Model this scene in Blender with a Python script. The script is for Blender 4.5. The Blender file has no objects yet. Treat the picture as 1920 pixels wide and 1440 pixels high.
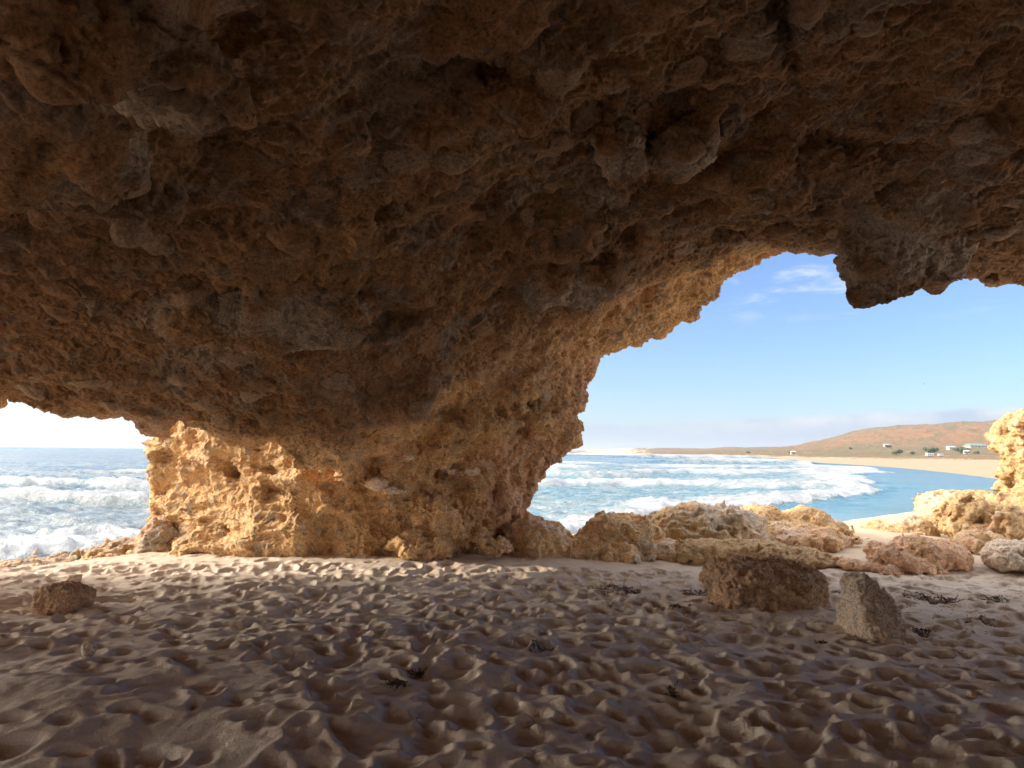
import bpy, bmesh, math, random
import numpy as np
from mathutils import Vector, Matrix
from mathutils.bvhtree import BVHTree

scn = bpy.context.scene
C = scn.collection
random.seed(7)
F32 = np.float32

# ------------------------------------------------------------------ camera
EYE = np.array([0.0, 0.0, 1.5])
PITCH, ROLL, FPX = math.radians(5.30), math.radians(0.73), 1387.0
fw = np.array([0, math.cos(PITCH), math.sin(PITCH)])
r0 = np.array([1.0, 0, 0]); u0 = np.array([0, -math.sin(PITCH), math.cos(PITCH)])
rt = math.cos(ROLL) * r0 + math.sin(ROLL) * u0
up = -math.sin(ROLL) * r0 + math.cos(ROLL) * u0
cam_d = bpy.data.cameras.new("camera")
cam = bpy.data.objects.new("camera", cam_d); C.objects.link(cam)
cam_d.sensor_width = 36.0; cam_d.lens = 36.0 * FPX / 1920.0
cam_d.clip_start = 0.05; cam_d.clip_end = 60000
cam.matrix_world = Matrix(((rt[0], up[0], -fw[0], EYE[0]), (rt[1], up[1], -fw[1], EYE[1]),
                           (rt[2], up[2], -fw[2], EYE[2]), (0, 0, 0, 1)))
scn.camera = cam

# ------------------------------------------------------------------ light
SUN_AZ, SUN_EL = -86.0, 22.0        # azimuth from +Y, negative = to the left
EXPOSURE = 1.08
HAZE = 0.00013
SKY_STRENGTH, SUN_STRENGTH = 0.15, 2.0
w = bpy.data.worlds.new("World"); scn.world = w; w.use_nodes = True
nt = w.node_tree; nt.nodes.clear()
N = nt.nodes.new; L = nt.links.new
sky = N('ShaderNodeTexSky'); sky.sky_type = 'NISHITA'; sky.sun_disc = False
sky.sun_elevation = math.radians(SUN_EL); sky.sun_rotation = math.radians(SUN_AZ)
sky.altitude = 0; sky.air_density = 1.0; sky.dust_density = 0.6; sky.ozone_density = 1.5
tc = N('ShaderNodeTexCoord'); sep = N('ShaderNodeSeparateXYZ'); L(tc.outputs['Generated'], sep.inputs[0])
def M_(op, a, b=None, c=None, clamp=False, tree=None):
    n = (tree or nt).nodes.new('ShaderNodeMath'); n.operation = op; n.use_clamp = clamp
    for i, q in enumerate((a, b, c)):
        if q is None: continue
        if isinstance(q, (int, float)): n.inputs[i].default_value = q
        else: (tree or nt).links.new(q, n.inputs[i])
    return n.outputs[0]
def smooth(v, lo, hi, tree=None):
    n = (tree or nt).nodes.new('ShaderNodeMapRange'); n.interpolation_type = 'SMOOTHSTEP'
    (tree or nt).links.new(v, n.inputs[0]); n.inputs[1].default_value = lo; n.inputs[2].default_value = hi
    return n.outputs[0]
def noise_n(vec, scale, detail=4, rough=.5, dist=0.0, tree=None, sc=None):
    t = tree or nt
    if sc:
        m = t.nodes.new('ShaderNodeMapping'); m.inputs['Scale'].default_value = sc
        t.links.new(vec, m.inputs['Vector']); vec = m.outputs[0]
    n = t.nodes.new('ShaderNodeTexNoise'); n.inputs['Scale'].default_value = scale
    n.inputs['Detail'].default_value = detail; n.inputs['Roughness'].default_value = rough
    n.inputs['Distortion'].default_value = dist
    t.links.new(vec, n.inputs['Vector']); return n.outputs[0]
# cloud bank low over the land, thin wisps higher up
az = M_('ARCTAN2', sep.outputs[0], sep.outputs[1])
el = M_('ARCSINE', sep.outputs[2])
cx = N('ShaderNodeCombineXYZ'); L(az, cx.inputs[0]); L(el, cx.inputs[1])
edge = noise_n(cx.outputs[0], 9.0, 6, .62, sc=(1, 2.2, 1))
top = M_('ADD', M_('MULTIPLY', smooth(az, -0.15, 0.75), 0.030), 0.030)
top = M_('ADD', top, M_('MULTIPLY', M_('SUBTRACT', edge, 0.5), 0.022))
bank = M_('SUBTRACT', 1.0, smooth(M_('SUBTRACT', el, top), -0.004, 0.004))
bank = M_('MULTIPLY', bank, smooth(az, -0.3, 0.1))
bank = M_('MULTIPLY', bank, smooth(el, -0.02, -0.01))
wn = noise_n(cx.outputs[0], 7.0, 7, .62, .4, sc=(1.2, 5.0, 1))
wisp = M_('MULTIPLY', smooth(wn, 0.50, 0.74), M_('MULTIPLY', smooth(el, 0.15, 0.21), smooth(el, 0.45, 0.30)))
wisp = M_('MULTIPLY', wisp, M_('MULTIPLY', smooth(az, 0.2, 0.3), 0.75))
mix1 = N('ShaderNodeMix'); mix1.data_type = 'RGBA'
grade = N('ShaderNodeMix'); grade.data_type = 'RGBA'; grade.blend_type = 'MULTIPLY'; grade.inputs[0].default_value = 1
L(sky.outputs[0], grade.inputs[6]); grade.inputs[7].default_value = (.42, .525, .735, 1)
L(grade.outputs[2], mix1.inputs[6]); mix1.inputs[7].default_value = (2.9, 3.1, 3.4, 1); L(wisp, mix1.inputs[0])
# bank colour: grey-blue below, white at its upper rim
rim = smooth(M_('SUBTRACT', top, el), 0.026, 0.0)
rim = M_('MULTIPLY', rim, smooth(az, 0.05, 0.5))
rim = M_('MULTIPLY', rim, smooth(noise_n(cx.outputs[0], 14.0, 4, .5, sc=(1, 1.5, 1)), 0.36, 0.62))
bc = N('ShaderNodeMix'); bc.data_type = 'RGBA'
bc.inputs[6].default_value = (1.6, 1.95, 2.45, 1); bc.inputs[7].default_value = (3.1, 3.05, 3.05, 1); L(rim, bc.inputs[0])
mix2 = N('ShaderNodeMix'); mix2.data_type = 'RGBA'
L(mix1.outputs[2], mix2.inputs[6]); L(bc.outputs[2], mix2.inputs[7]); L(M_('MULTIPLY', bank, 0.85), mix2.inputs[0])
# unseen bright cloud overhead and behind the viewer, added as fill light
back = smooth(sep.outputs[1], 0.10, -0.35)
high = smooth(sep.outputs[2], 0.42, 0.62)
fill_cloud = M_('MAXIMUM', back, M_('MULTIPLY', high, .85))
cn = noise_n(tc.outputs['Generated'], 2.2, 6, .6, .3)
fill_cloud = M_('MULTIPLY', M_('MULTIPLY', fill_cloud, smooth(cn, .30, .52)), 0.9)
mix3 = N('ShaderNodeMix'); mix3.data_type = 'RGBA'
L(mix2.outputs[2], mix3.inputs[6]); mix3.inputs[7].default_value = (9.5, 9.3, 9.2, 1); L(fill_cloud, mix3.inputs[0])
mix2 = mix3
# bright veil added beside the sun, unseen at left, to light the cave
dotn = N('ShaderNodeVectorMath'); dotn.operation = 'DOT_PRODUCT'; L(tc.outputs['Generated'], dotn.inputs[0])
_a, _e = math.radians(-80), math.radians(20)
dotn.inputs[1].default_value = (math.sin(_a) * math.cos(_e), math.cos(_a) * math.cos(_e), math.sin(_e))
veil_fill = M_('POWER', smooth(dotn.outputs['Value'], 0.71, 1.0), 0.9)
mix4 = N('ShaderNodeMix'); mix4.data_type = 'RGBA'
L(mix3.outputs[2], mix4.inputs[6]); mix4.inputs[7].default_value = (36, 33.5, 29, 1); L(veil_fill, mix4.inputs[0])
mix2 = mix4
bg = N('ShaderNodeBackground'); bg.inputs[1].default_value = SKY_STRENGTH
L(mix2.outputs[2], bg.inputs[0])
wo = N('ShaderNodeOutputWorld'); L(bg.outputs[0], wo.inputs[0])
sd = bpy.data.lights.new("sun", 'SUN'); sd.energy = SUN_STRENGTH; sd.angle = math.radians(0.6); sd.color = (1.0, 0.86, 0.66)
sun = bpy.data.objects.new("sun", sd); C.objects.link(sun)
a_, e_ = math.radians(SUN_AZ), math.radians(SUN_EL)
sdir = Vector((math.sin(a_) * math.cos(e_), math.cos(a_) * math.cos(e_), math.sin(e_)))
sun.rotation_euler = sdir.to_track_quat('Z', 'Y').to_euler(); sun.location = sdir * 50

vs = scn.view_settings; vs.view_transform = 'Standard'; vs.look = 'None'; vs.gamma = 1; vs.exposure = EXPOSURE
cy = scn.cycles
cy.use_adaptive_sampling = False
cy.max_bounces = 10; cy.diffuse_bounces = 8; cy.glossy_bounces = 4; cy.sample_clamp_indirect = 4
try:
    cy.use_denoising = True; cy.denoiser = 'OPENIMAGEDENOISE'; cy.denoising_input_passes = 'RGB_ALBEDO_NORMAL'
except Exception: pass

def ray(u, v):
    d = fw + (u - 960) / FPX * rt - (v - 720) / FPX * up
    return d
def W(u, v, y):
    d = ray(u, v); return EYE + d * (y / d[1])

# ------------------------------------------------------------------ numpy noise
rng = np.random.default_rng(11)
TB = 64
T3 = rng.random((TB, TB, TB)).astype(F32) * 2 - 1
J3 = rng.random((32, 32, 32, 4)).astype(F32)
def vnoise(x, y, z):
    xi = np.floor(x).astype(np.int32); yi = np.floor(y).astype(np.int32); zi = np.floor(z).astype(np.int32)
    fx = (x - xi).astype(F32); fy = (y - yi).astype(F32); fz = (z - zi).astype(F32)
    fx = fx * fx * (3 - 2 * fx); fy = fy * fy * (3 - 2 * fy); fz = fz * fz * (3 - 2 * fz)
    x0 = xi & 63; x1 = (xi + 1) & 63; y0 = yi & 63; y1 = (yi + 1) & 63; z0 = zi & 63; z1 = (zi + 1) & 63
    a = T3[x0, y0, z0] * (1 - fx) + T3[x1, y0, z0] * fx
    b = T3[x0, y1, z0] * (1 - fx) + T3[x1, y1, z0] * fx
    c = T3[x0, y0, z1] * (1 - fx) + T3[x1, y0, z1] * fx
    d = T3[x0, y1, z1] * (1 - fx) + T3[x1, y1, z1] * fx
    return (a * (1 - fy) + b * fy) * (1 - fz) + (c * (1 - fy) + d * fy) * fz
def nz(P, s, seed=0, sc=(1, 1, 1)):
    # rotated so that lattices of successive octaves do not line up
    x, y, z = P[0] * (s * sc[0]), P[1] * (s * sc[1]), P[2] * (s * sc[2])
    a = 0.7 + seed * 1.3; ca, sa = math.cos(a), math.sin(a)
    if sc == (1, 1, 1):
        x, z = ca * x - sa * z, sa * x + ca * z
    x, y = ca * x - sa * y, sa * x + ca * y
    return vnoise(x + seed * 17.3, y + seed * 9.1, z + seed * 5.7)
def fbm(P, s, o=4, g=.5, seed=0, sc=(1, 1, 1)):
    r = 0; a = 1.0
    for i in range(o):
        r = r + a * nz(P, s, seed + i, sc); a *= g; s *= 2.03
    return r
def ridge(P, s, o=3, seed=0, sc=(1, 1, 1)):
    r = 0; a = 1.0
    for i in range(o):
        r = r + a * (1 - 2 * np.abs(nz(P, s, seed + i, sc))); a *= .5; s *= 2.1
    return r
def worley(P, s, seed=0, sc=(1, 1, 1)):
    """nearest two distances and a random id, over the eight nearest cells"""
    x, y, z = P[0] * (s * sc[0]) + seed * 3.7, P[1] * (s * sc[1]) + seed * 7.9, P[2] * (s * sc[2]) + seed * 1.9
    bx = np.floor(x - .5).astype(np.int32); by = np.floor(y - .5).astype(np.int32); bz = np.floor(z - .5).astype(np.int32)
    f1 = np.full(x.shape, 9, F32); f2 = f1.copy(); idv = np.zeros(x.shape, F32)
    for i in (0, 1):
        for j in (0, 1):
            for k in (0, 1):
                c = J3[(bx + i) & 31, (by + j) & 31, (bz + k) & 31]
                d = (bx + i + .15 + .7 * c[..., 0] - x) ** 2 + (by + j + .15 + .7 * c[..., 1] - y) ** 2 + (bz + k + .15 + .7 * c[..., 2] - z) ** 2
                d = d.astype(F32)
                m = d < f1
                f2 = np.where(m, f1, np.minimum(f2, d)); f1 = np.where(m, d, f1); idv = np.where(m, c[..., 3], idv)
    return np.sqrt(f1), np.sqrt(f2), idv
def sst(x, a, b):
    t = np.clip((x - a) / (b - a), 0, 1); return t * t * (3 - 2 * t)
def smax(a, b, k):
    h = np.clip(.5 + .5 * (a - b) / k, 0, 1); return b + (a - b) * h + k * h * (1 - h)
def smin(a, b, k): return -smax(-a, -b, k)

# ------------------------------------------------------------------ surface nets
def surface_nets(V, org, h):
    S = V > 0
    nx, ny, nz_ = V.shape
    cnt = np.zeros((nx - 1, ny - 1, nz_ - 1), np.int8)
    for i in (0, 1):
        for j in (0, 1):
            for k in (0, 1):
                cnt += S[i:nx - 1 + i, j:ny - 1 + j, k:nz_ - 1 + k]
    act = (cnt > 0) & (cnt < 8)
    ci, cj, ck = np.nonzero(act)
    idx = np.full(act.shape, -1, np.int32); idx[ci, cj, ck] = np.arange(len(ci))
    acc = np.zeros((len(ci), 3), F32); n = np.zeros(len(ci), F32)
    cor = [(i, j, k) for i in (0, 1) for j in (0, 1) for k in (0, 1)]
    val = {c: V[ci + c[0], cj + c[1], ck + c[2]] for c in cor}
    for c in cor:
        for ax in range(3):
            if c[ax]: continue
            d = list(c); d[ax] = 1; d = tuple(d)
            a, b = val[c], val[d]; m = (a > 0) != (b > 0)
            t = np.where(m, a / np.where(m, a - b, 1), 0)
            for q in range(3):
                acc[:, q] += np.where(m, c[q] + (t if q == ax else 0), 0)
            n += m
    P = acc / n[:, None]
    P += np.stack([ci, cj, ck], 1)
    P = P * h + np.array(org)
    F = []
    for ax in range(3):
        sl0 = [slice(1, -1)] * 3; sl1 = [slice(1, -1)] * 3
        sl0[ax] = slice(0, -1); sl1[ax] = slice(1, None)
        A = S[tuple(sl0)]; B = S[tuple(sl1)]
        e = np.nonzero(A != B)
        g = [e[q] + (0 if q == ax else 1) for q in range(3)]
        o1, o2 = [q for q in range(3) if q != ax]
        def cell(a, b):
            c = [g[0].copy(), g[1].copy(), g[2].copy()]; c[o1] -= a; c[o2] -= b
            return idx[c[0], c[1], c[2]]
        q = np.stack([cell(1, 1), cell(0, 1), cell(0, 0), cell(1, 0)], 1)
        flip = A[e] if ax != 1 else ~A[e]
        q[~flip] = q[~flip][:, ::-1]
        F.append(q)
    return P.astype(F32), np.concatenate(F)

def big_only(P, F, frac=.02):
    """drop loose crumbs the noise has cut off"""
    lab = np.arange(len(P))
    while True:
        m = lab[F].min(1); new = lab.copy()
        for c in range(4): np.minimum.at(new, F[:, c], m)
        new = new[new]
        if (new == lab).all(): break
        lab = new
    cnt = np.bincount(lab[F[:, 0]], minlength=len(P))
    return F[cnt[lab[F[:, 0]]] > frac * len(F)]
def np_mesh(name, P, F, smooth_=True):
    me = bpy.data.meshes.new(name)
    me.vertices.add(len(P)); me.vertices.foreach_set('co', np.ascontiguousarray(P, dtype=F32).ravel())
    k = F.shape[1]
    me.loops.add(len(F) * k); me.loops.foreach_set('vertex_index', np.ascontiguousarray(F, dtype=np.int32).ravel())
    me.polygons.add(len(F)); me.polygons.foreach_set('loop_start', np.arange(0, len(F) * k, k, dtype=np.int32))
    me.update(calc_edges=True)
    if smooth_: me.polygons.foreach_set('use_smooth', np.ones(len(F), bool))
    return me
def np_get(me):
    P = np.empty(len(me.vertices) * 3, F32); me.vertices.foreach_get('co', P)
    F = np.empty(len(me.loops), np.int32); me.loops.foreach_get('vertex_index', F)
    return P.reshape(-1, 3), F.reshape(-1, 4)
def normals(P, F):
    n = np.cross(P[F[:, 2]] - P[F[:, 0]], P[F[:, 3]] - P[F[:, 1]])
    out = np.zeros((len(P), 3), np.float64)
    for c in range(4):
        for q in range(3):
            out[:, q] += np.bincount(F[:, c], weights=n[:, q], minlength=len(P))
    return (out / (np.linalg.norm(out, axis=1, keepdims=True) + 1e-12)).astype(F32)
def subdiv(P, F, lv=1):
    me = np_mesh('tmp', P, F); ob = bpy.data.objects.new('tmp', me); C.objects.link(ob)
    m = ob.modifiers.new('s', 'SUBSURF'); m.levels = lv; m.subdivision_type = 'CATMULL_CLARK'
    dg = bpy.context.evaluated_depsgraph_get()
    ev = bpy.data.meshes.new_from_object(ob.evaluated_get(dg))
    P2, F2 = np_get(ev)
    bpy.data.objects.remove(ob); bpy.data.meshes.remove(me); bpy.data.meshes.remove(ev)
    return P2, F2
def compact(P, F, extra=()):
    u_, inv = np.unique(F.ravel(), return_inverse=True)
    return P[u_], inv.reshape(F.shape).astype(np.int32), [e[u_] for e in extra]
def set_col(me, col):
    a = me.color_attributes.new('tint', 'FLOAT_COLOR', 'POINT')
    c = np.ones((len(col), 4), F32); c[:, :3] = np.clip(col, 0, 1); a.data.foreach_set('color', c.ravel())
def tag(o, label=None, cat=None, group=None, kind=None):
    if label: o['label'] = label
    if cat: o['category'] = cat
    if group: o['group'] = group
    if kind: o['kind'] = kind
    return o
def obj(name, me, mat, parent=None):
    o = bpy.data.objects.new(name, me); C.objects.link(o)
    if mat: me.materials.append(mat)
    if parent: o.parent = parent
    return o
def empty(name, loc):
    o = bpy.data.objects.new(name, None); C.objects.link(o); o.location = loc; o.empty_display_size = .3
    return o

# ------------------------------------------------------------------ materials
def new_mat(name):
    m = bpy.data.materials.new(name); m.use_nodes = True
    t = m.node_tree; b = t.nodes['Principled BSDF']
    return m, t, b
def mixc(t, fac, a, b, mode='MIX'):
    n = t.nodes.new('ShaderNodeMix'); n.data_type = 'RGBA'; n.blend_type = mode
    for i, q in ((0, fac), (6, a), (7, b)):
        if isinstance(q, (int, float)): n.inputs[i].default_value = q
        elif isinstance(q, tuple): n.inputs[i].default_value = (*q, 1)
        else: t.links.new(q, n.inputs[i])
    return n.outputs[2]
def rock_mat(name, bump=0.5, scale=1.0, gain=1.0):
    m, t, b = new_mat(name)
    tcn = t.nodes.new('ShaderNodeNewGeometry').outputs['Position']
    at = t.nodes.new('ShaderNodeAttribute'); at.attribute_name = 'tint'
    n1 = noise_n(tcn, 9 * scale, 6, .6, .3, tree=t)
    n2 = noise_n(tcn, 45 * scale, 5, .65, 0, tree=t)
    n3 = noise_n(tcn, 130 * scale, 3, .6, 0, tree=t)
    vo = t.nodes.new('ShaderNodeTexVoronoi'); vo.inputs['Scale'].default_value = 34 * scale
    wv_ = t.nodes.new('ShaderNodeVectorMath'); wv_.operation = 'ADD'; t.links.new(tcn, wv_.inputs[0])
    nn_ = t.nodes.new('ShaderNodeTexNoise'); nn_.inputs['Scale'].default_value = 20; t.links.new(tcn, nn_.inputs['Vector'])
    sc_ = t.nodes.new('ShaderNodeVectorMath'); sc_.operation = 'SCALE'; sc_.inputs[3].default_value = .05; t.links.new(nn_.outputs['Color'], sc_.inputs[0]); t.links.new(sc_.outputs[0], wv_.inputs[1])
    t.links.new(wv_.outputs[0], vo.inputs['Vector'])
    pit = smooth(vo.outputs['Distance'], 0.05, 0.40, tree=t)
    v = M_('ADD', M_('MULTIPLY', n1, 1.1, tree=t), M_('MULTIPLY', n2, 2.6, tree=t), tree=t)
    v = M_('ADD', v, M_('MULTIPLY', n3, 1.5, tree=t), tree=t)
    v = M_('ADD', v, M_('MULTIPLY', pit, .45, tree=t), tree=t)
    v = M_('MAXIMUM', M_('ADD', v, -1.85, tree=t), .22, tree=t)
    col = mixc(t, 1.0, at.outputs['Color'], (gain, gain, gain), 'MULTIPLY')
    cmb = t.nodes.new('ShaderNodeCombineXYZ')
    for i in range(3): t.links.new(v, cmb.inputs[i])
    col = mixc(t, 1.0, col, cmb.outputs[0], 'MULTIPLY')
    t.links.new(col, b.inputs['Base Color'])
    b.inputs['Roughness'].default_value = 0.92
    b.inputs['Specular IOR Level'].default_value = 0.25
    hgt = M_('ADD', M_('MULTIPLY', n2, 0.9), M_('MULTIPLY', n3, 0.35), tree=t)
    hgt = M_('ADD', hgt, M_('MULTIPLY', pit, 0.25), tree=t)
    bp = t.nodes.new('ShaderNodeBump'); bp.inputs['Strength'].default_value = bump; bp.inputs['Distance'].default_value = 0.035 / scale
    t.links.new(hgt, bp.inputs['Height']); t.links.new(bp.outputs[0], b.inputs['Normal'])
    return m
MAT_ROCK = rock_mat('calcarenite', 0.9)
MAT_ROCK_SMOOTH = rock_mat('dense_limestone', 0.6)

# palettes (base colours)
OCH = np.array([.50, .33, .17]); ORG = np.array([.42, .265, .145]); GRY = np.array([.38, .325, .26]); PNK = np.array([.47, .30, .20])
BRN = np.array([.31, .20, .12]); YEL = np.array([.43, .30, .165]); GLD = np.array([.33, .222, .112]); PAL = np.array([.58, .47, .37])

# ------------------------------------------------------------------ the sea cave
# ceiling height field, thin-plate spline through measured heights
cp = [(0, 0, 2.3), (960, 0, 3.3), (1920, 0, 4.3), (480, 0, 2.8), (1440, 0, 3.9),
      (0, 400, 4.6), (500, 400, 5.2), (1000, 400, 6.4), (1500, 380, 7.6), (1920, 400, 7.6),
      (960, 200, 4.6), (400, 200, 3.7), (1920, 200, 5.6), (1450, 200, 5.6),
      (500, 640, 7.2), (100, 620, 7.0), (800, 640, 8.3),
      (-300, 785, 9.2), (0, 776, 9.2), (150, 778, 9.2), (270, 783, 9.2), (400, 800, 9.25), (500, 825, 9.3), (650, 848, 9.4), (760, 800, 9.5),
      (1110, 665, 11.3), (1200, 625, 11.3), (1290, 600, 11.2), (1345, 552, 11.0), (1400, 490, 10.6), (1450, 468, 10.2),
      (1520, 472, 9.9), (1620, 480, 9.8), (1700, 500, 9.8), (1800, 522, 9.8), (1920, 526, 9.8), (2300, 540, 9.8),
      (1000, 560, 8.9), (1200, 480, 8.6), (1350, 440, 8.9), (900, 600, 9.0)]
cpw = np.array([W(*c) for c in cp])
def tps_fit(X, z, lam):
    n = len(X); d = np.linalg.norm(X[:, None] - X[None], axis=2)
    K = np.where(d > 0, d * d * np.log(d + 1e-9), 0) + lam * np.eye(n)
    A = np.zeros((n + 3, n + 3)); A[:n, :n] = K; A[:n, n] = 1; A[:n, n + 1:] = X; A[n, :n] = 1; A[n + 1:, :n] = X.T
    return np.linalg.solve(A, np.concatenate([z, np.zeros(3)]))
Hc = tps_fit(cpw[:, :2], cpw[:, 2], 0.05)
def Hval(x, y):
    r = Hc[-3] + Hc[-2] * x + Hc[-1] * y
    for i, c in enumerate(cpw):
        d2 = (x - c[0]) ** 2 + (y - c[1]) ** 2 + 1e-9
        r = r + Hc[i] * d2 * .5 * np.log(d2)
    return r
h = 0.05
ORG3 = (-12.0, -3.4, -0.6); DIM = (440, 338, 128)
gx = ORG3[0] + h * np.arange(DIM[0]); gy = ORG3[1] + h * np.arange(DIM[1]); gz = ORG3[2] + h * np.arange(DIM[2])
XX, YY = np.meshgrid(gx, gy, indexing='ij')
# outside the measured zone the ceiling eases to a gentle plane
cxx = np.clip(XX, -7.0, 7.5); cyy = np.clip(YY, 1.2, 12.3)
H2 = np.clip(Hval(cxx, cyy), 1.2, 4.9).astype(F32)
Yout = np.interp(gx, [-9.6, -5.2, -3.6, -2.6, -1.7, -0.7, 0.5, 2.0, 2.9, 3.8, 4.6, 9.9],
                 [9.2, 9.25, 9.3, 9.6, 10.5, 12.1, 12.0, 11.5, 11.3, 10.6, 9.95, 9.9]).astype(F32)
# pillar silhouette: left / right edge against height
le = np.array([W(*q) for q in [(292, 700, 12.2), (285, 795, 12.2), (272, 850, 12.2), (270, 905, 12.2), (286, 950, 12.2), (322, 985, 12.2), (318, 1020, 12.2), (290, 1050, 12.2), (250, 1100, 12.2)]])
re_ = np.array([W(*q) for q in [(1240, 610, 11.3), (1130, 660, 11.3), (1098, 705, 11.3), (1100, 780, 11.3), (1066, 825, 11.3), (1028, 850, 11.3), (1006, 890, 11.3), (984, 930, 11.3), (958, 978, 11.3), (932, 1030, 11.3), (934, 1060, 11.3), (940, 1100, 11.3)]])
def pillar_edges(z):
    return (np.interp(z, le[::-1, 2], le[::-1, 0]), np.interp(z, re_[::-1, 2], re_[::-1, 0]))
BLOBS = [  # u, v, depth, rx, ry, rz, turn: masses standing proud of the ceiling
    (480, 590, 6.9, 1.05, .55, .34, .15), (60, 250, 3.6, .50, .5, .26, .4), (1065, 525, 8.2, .62, .5, .36, .3), (250, 130, 2.9, .35, .3, .18, .4),
    (1480, 320, 6.7, .8, .6, .34, 0.2), (1150, 290, 5.6, .28, .25, .15, .5), (610, 430, 5.4, .28, .22, .14, .1),
    (255, 400, 4.6, .18, .16, .12, .3), (1290, 280, 5.8, .3, .22, .16, -.2), (905, 150, 4.2, .3, .28, .14, .1), (1040, 440, 6.9, .33, .28, .18, .4),
    (120, 60, 2.5, .3, .25, .16, .2), (1240, 160, 5.0, .32, .3, .16, 0), (700, 730, 9.2, .9, .5, .4, 0), (830, 1030, 10.35, .85, .55, .24, .05), (820, 955, 10.5, .42, .5, .22, .1), (590, 900, 10.5, .5, .5, .30, -.1), (905, 800, 10.3, .5, .5, .22, -.3)]
HANG = [(1655, 470, 7.9, .50, .5, .42, .1), (1632, 532, 7.9, .17, .3, .20, .2), (1735, 470, 8.1, .48, .5, .30, -.1), (1770, 505, 8.2, .25, .3, .13, 0), (1700, 390, 7.6, .62, .6, .45, .1)]
def blob(X, Y, Z, b):
    c = W(b[0], b[1], b[2]); ca, sa = math.cos(b[6]), math.sin(b[6])
    x, y, z = X - c[0], Y - c[1], Z - c[2]
    x, y = ca * x + sa * y, -sa * x + ca * y
    q = np.sqrt((x / b[3]) ** 2 + (y / b[4]) ** 2 + (z / b[5]) ** 2)
    return (1 - q) * min(b[3:6])
def cave_base(X, Y, Z):
    ix = (X - ORG3[0]) / h; iy = (Y - ORG3[1]) / h
    ix = np.clip(ix, 0, DIM[0] - 1.001); iy = np.clip(iy, 0, DIM[1] - 1.001)
    i0 = ix.astype(np.int32); j0 = iy.astype(np.int32); fx = (ix - i0).astype(F32); fy = (iy - j0).astype(F32)
    Hh = (H2[i0, j0] * (1 - fx) + H2[i0 + 1, j0] * fx) * (1 - fy) + (H2[i0, j0 + 1] * (1 - fx) + H2[i0 + 1, j0 + 1] * fx) * fy
    yo = Yout[i0] * (1 - fx) + Yout[i0 + 1] * fx
    slab = (Z - Hh) * 0.92
    wl = smin(-(X + 8.3), (1.6 - Y) * .9, .5); wr = smin(X - 8.6, (4.6 - Y) * .9, .5)
    wb = smin(-2.3 - Y, (X + 2.6) * .8, .5)
    ins = smax(smax(slab, wl, .8), smax(wr, wb, .8), .8)
    ins = smin(ins, yo - Y, .12)
    # pillar
    xl, xr = pillar_edges(Z)
    cx_ = (xl + xr) * .5; hw = (xr - xl) * .5
    hd = 1.45 + .1 * np.clip(.4 - Z, 0, 1) + .18 * np.clip(Z - 1.2, 0, 2)
    pe = 2.6
    q = (np.abs((X - cx_) / hw) ** pe + np.abs((Y - 11.55) / hd) ** pe + 1e-9) ** (1 / pe)
    pl = (1 - q) * 1.5
    # the flank that faces the open sea is cut off at an angle
    pl = smin(pl, (X + 6.25) * .583 + (Y - 12.3) * .813 + .7 * np.clip(.55 - Z, 0, .7), .25)
    # recess behind the lip on the left, so the sun reaches the pillar flank
    kk = .28
    F = smax(ins, pl, kk)
    return F
def cave_full(P):
    X, Y, Z = P
    wv = (nz(P, 1.1, 3) * .16 + nz(P, 2.6, 5) * .09, nz(P, 1.2, 7) * .16 + nz(P, 2.5, 8) * .09, nz(P, 1.0, 9) * .12 + nz(P, 2.7, 10) * .07)
    pil = sst(2.6 - Z + .4 * np.clip(X, -1, 1.2), 0, .6) * sst(Y, 8.3, 9.6)
    edge_damp = 1.0
    F = cave_base(X + wv[0] * .8, Y + wv[1], Z + wv[2] * .9)
    for b in BLOBS: F = smax(F, blob(X + wv[0] * .5, Y + wv[1] * .5, Z + wv[2] * .4, b), .05)
    for b in HANG: F = smax(F, blob(X + wv[0] * .35, Y + wv[1] * .35, Z + wv[2] * .3, b), .05)
    # bedding ledges on the sea side, crags everywhere
    lit = sst(-X, 2.3, 3.5) * pil
    F = F + lit * (ridge(P, 1.0, 2, 20, (1, 1, 3.2)) - .4) * .17
    F = F + (ridge(P, 1.7, 3, 30) - .6) * .10 * (1 - .3 * lit) + fbm(P, 3.6, 3, .55, 40) * .07
    # clasts and nodules
    f1, f2, idv = worley((X + wv[0] * .5, Y + wv[1] * .5, Z + wv[2] * .5), 2.6, 1, (1, 1, 1.5))
    F = F + np.where(idv > .6, np.clip(.52 - f1, 0, 1) * .26, 0)
    # honeycomb hollows on the pillar and the arch flare
    hon = np.clip(pil * sst(X, -3.3, -1.9) + sst(Y, 9.3, 10.3) * sst(X, -.5, .5), 0, 1)
    f1, f2, idv = worley((X + wv[1] * .6, Y + wv[0] * .6, Z + wv[1] * .6), 4.4, 2, (1, 1, 1.25))
    F = F - np.where(idv > .35, np.clip(.50 - f1, 0, 1) * .62, 0) * hon
    f1, f2, idv = worley((X, Y, Z + wv[1] * .4), 1.9, 4, (1, 1, 1.8))
    F = F - np.where(idv > .6, np.clip(.42 - f1, 0, 1) * .8, 0) * (.35 + .65 * pil)
    ck = np.interp(Y, [1, 4.0, 5.3, 7.4, 9.8], [1.55, 1.53, 2.07, 3.2, 4.35]) + wv[0] * .6
    F = F - .30 * np.exp(-((X - ck) / .045) ** 2) * (1 - .8 * sst(Y, 4.6, 6.0)) * sst(Y, 2, 3) * (Y < 9)
    return F.astype(F32)

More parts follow.
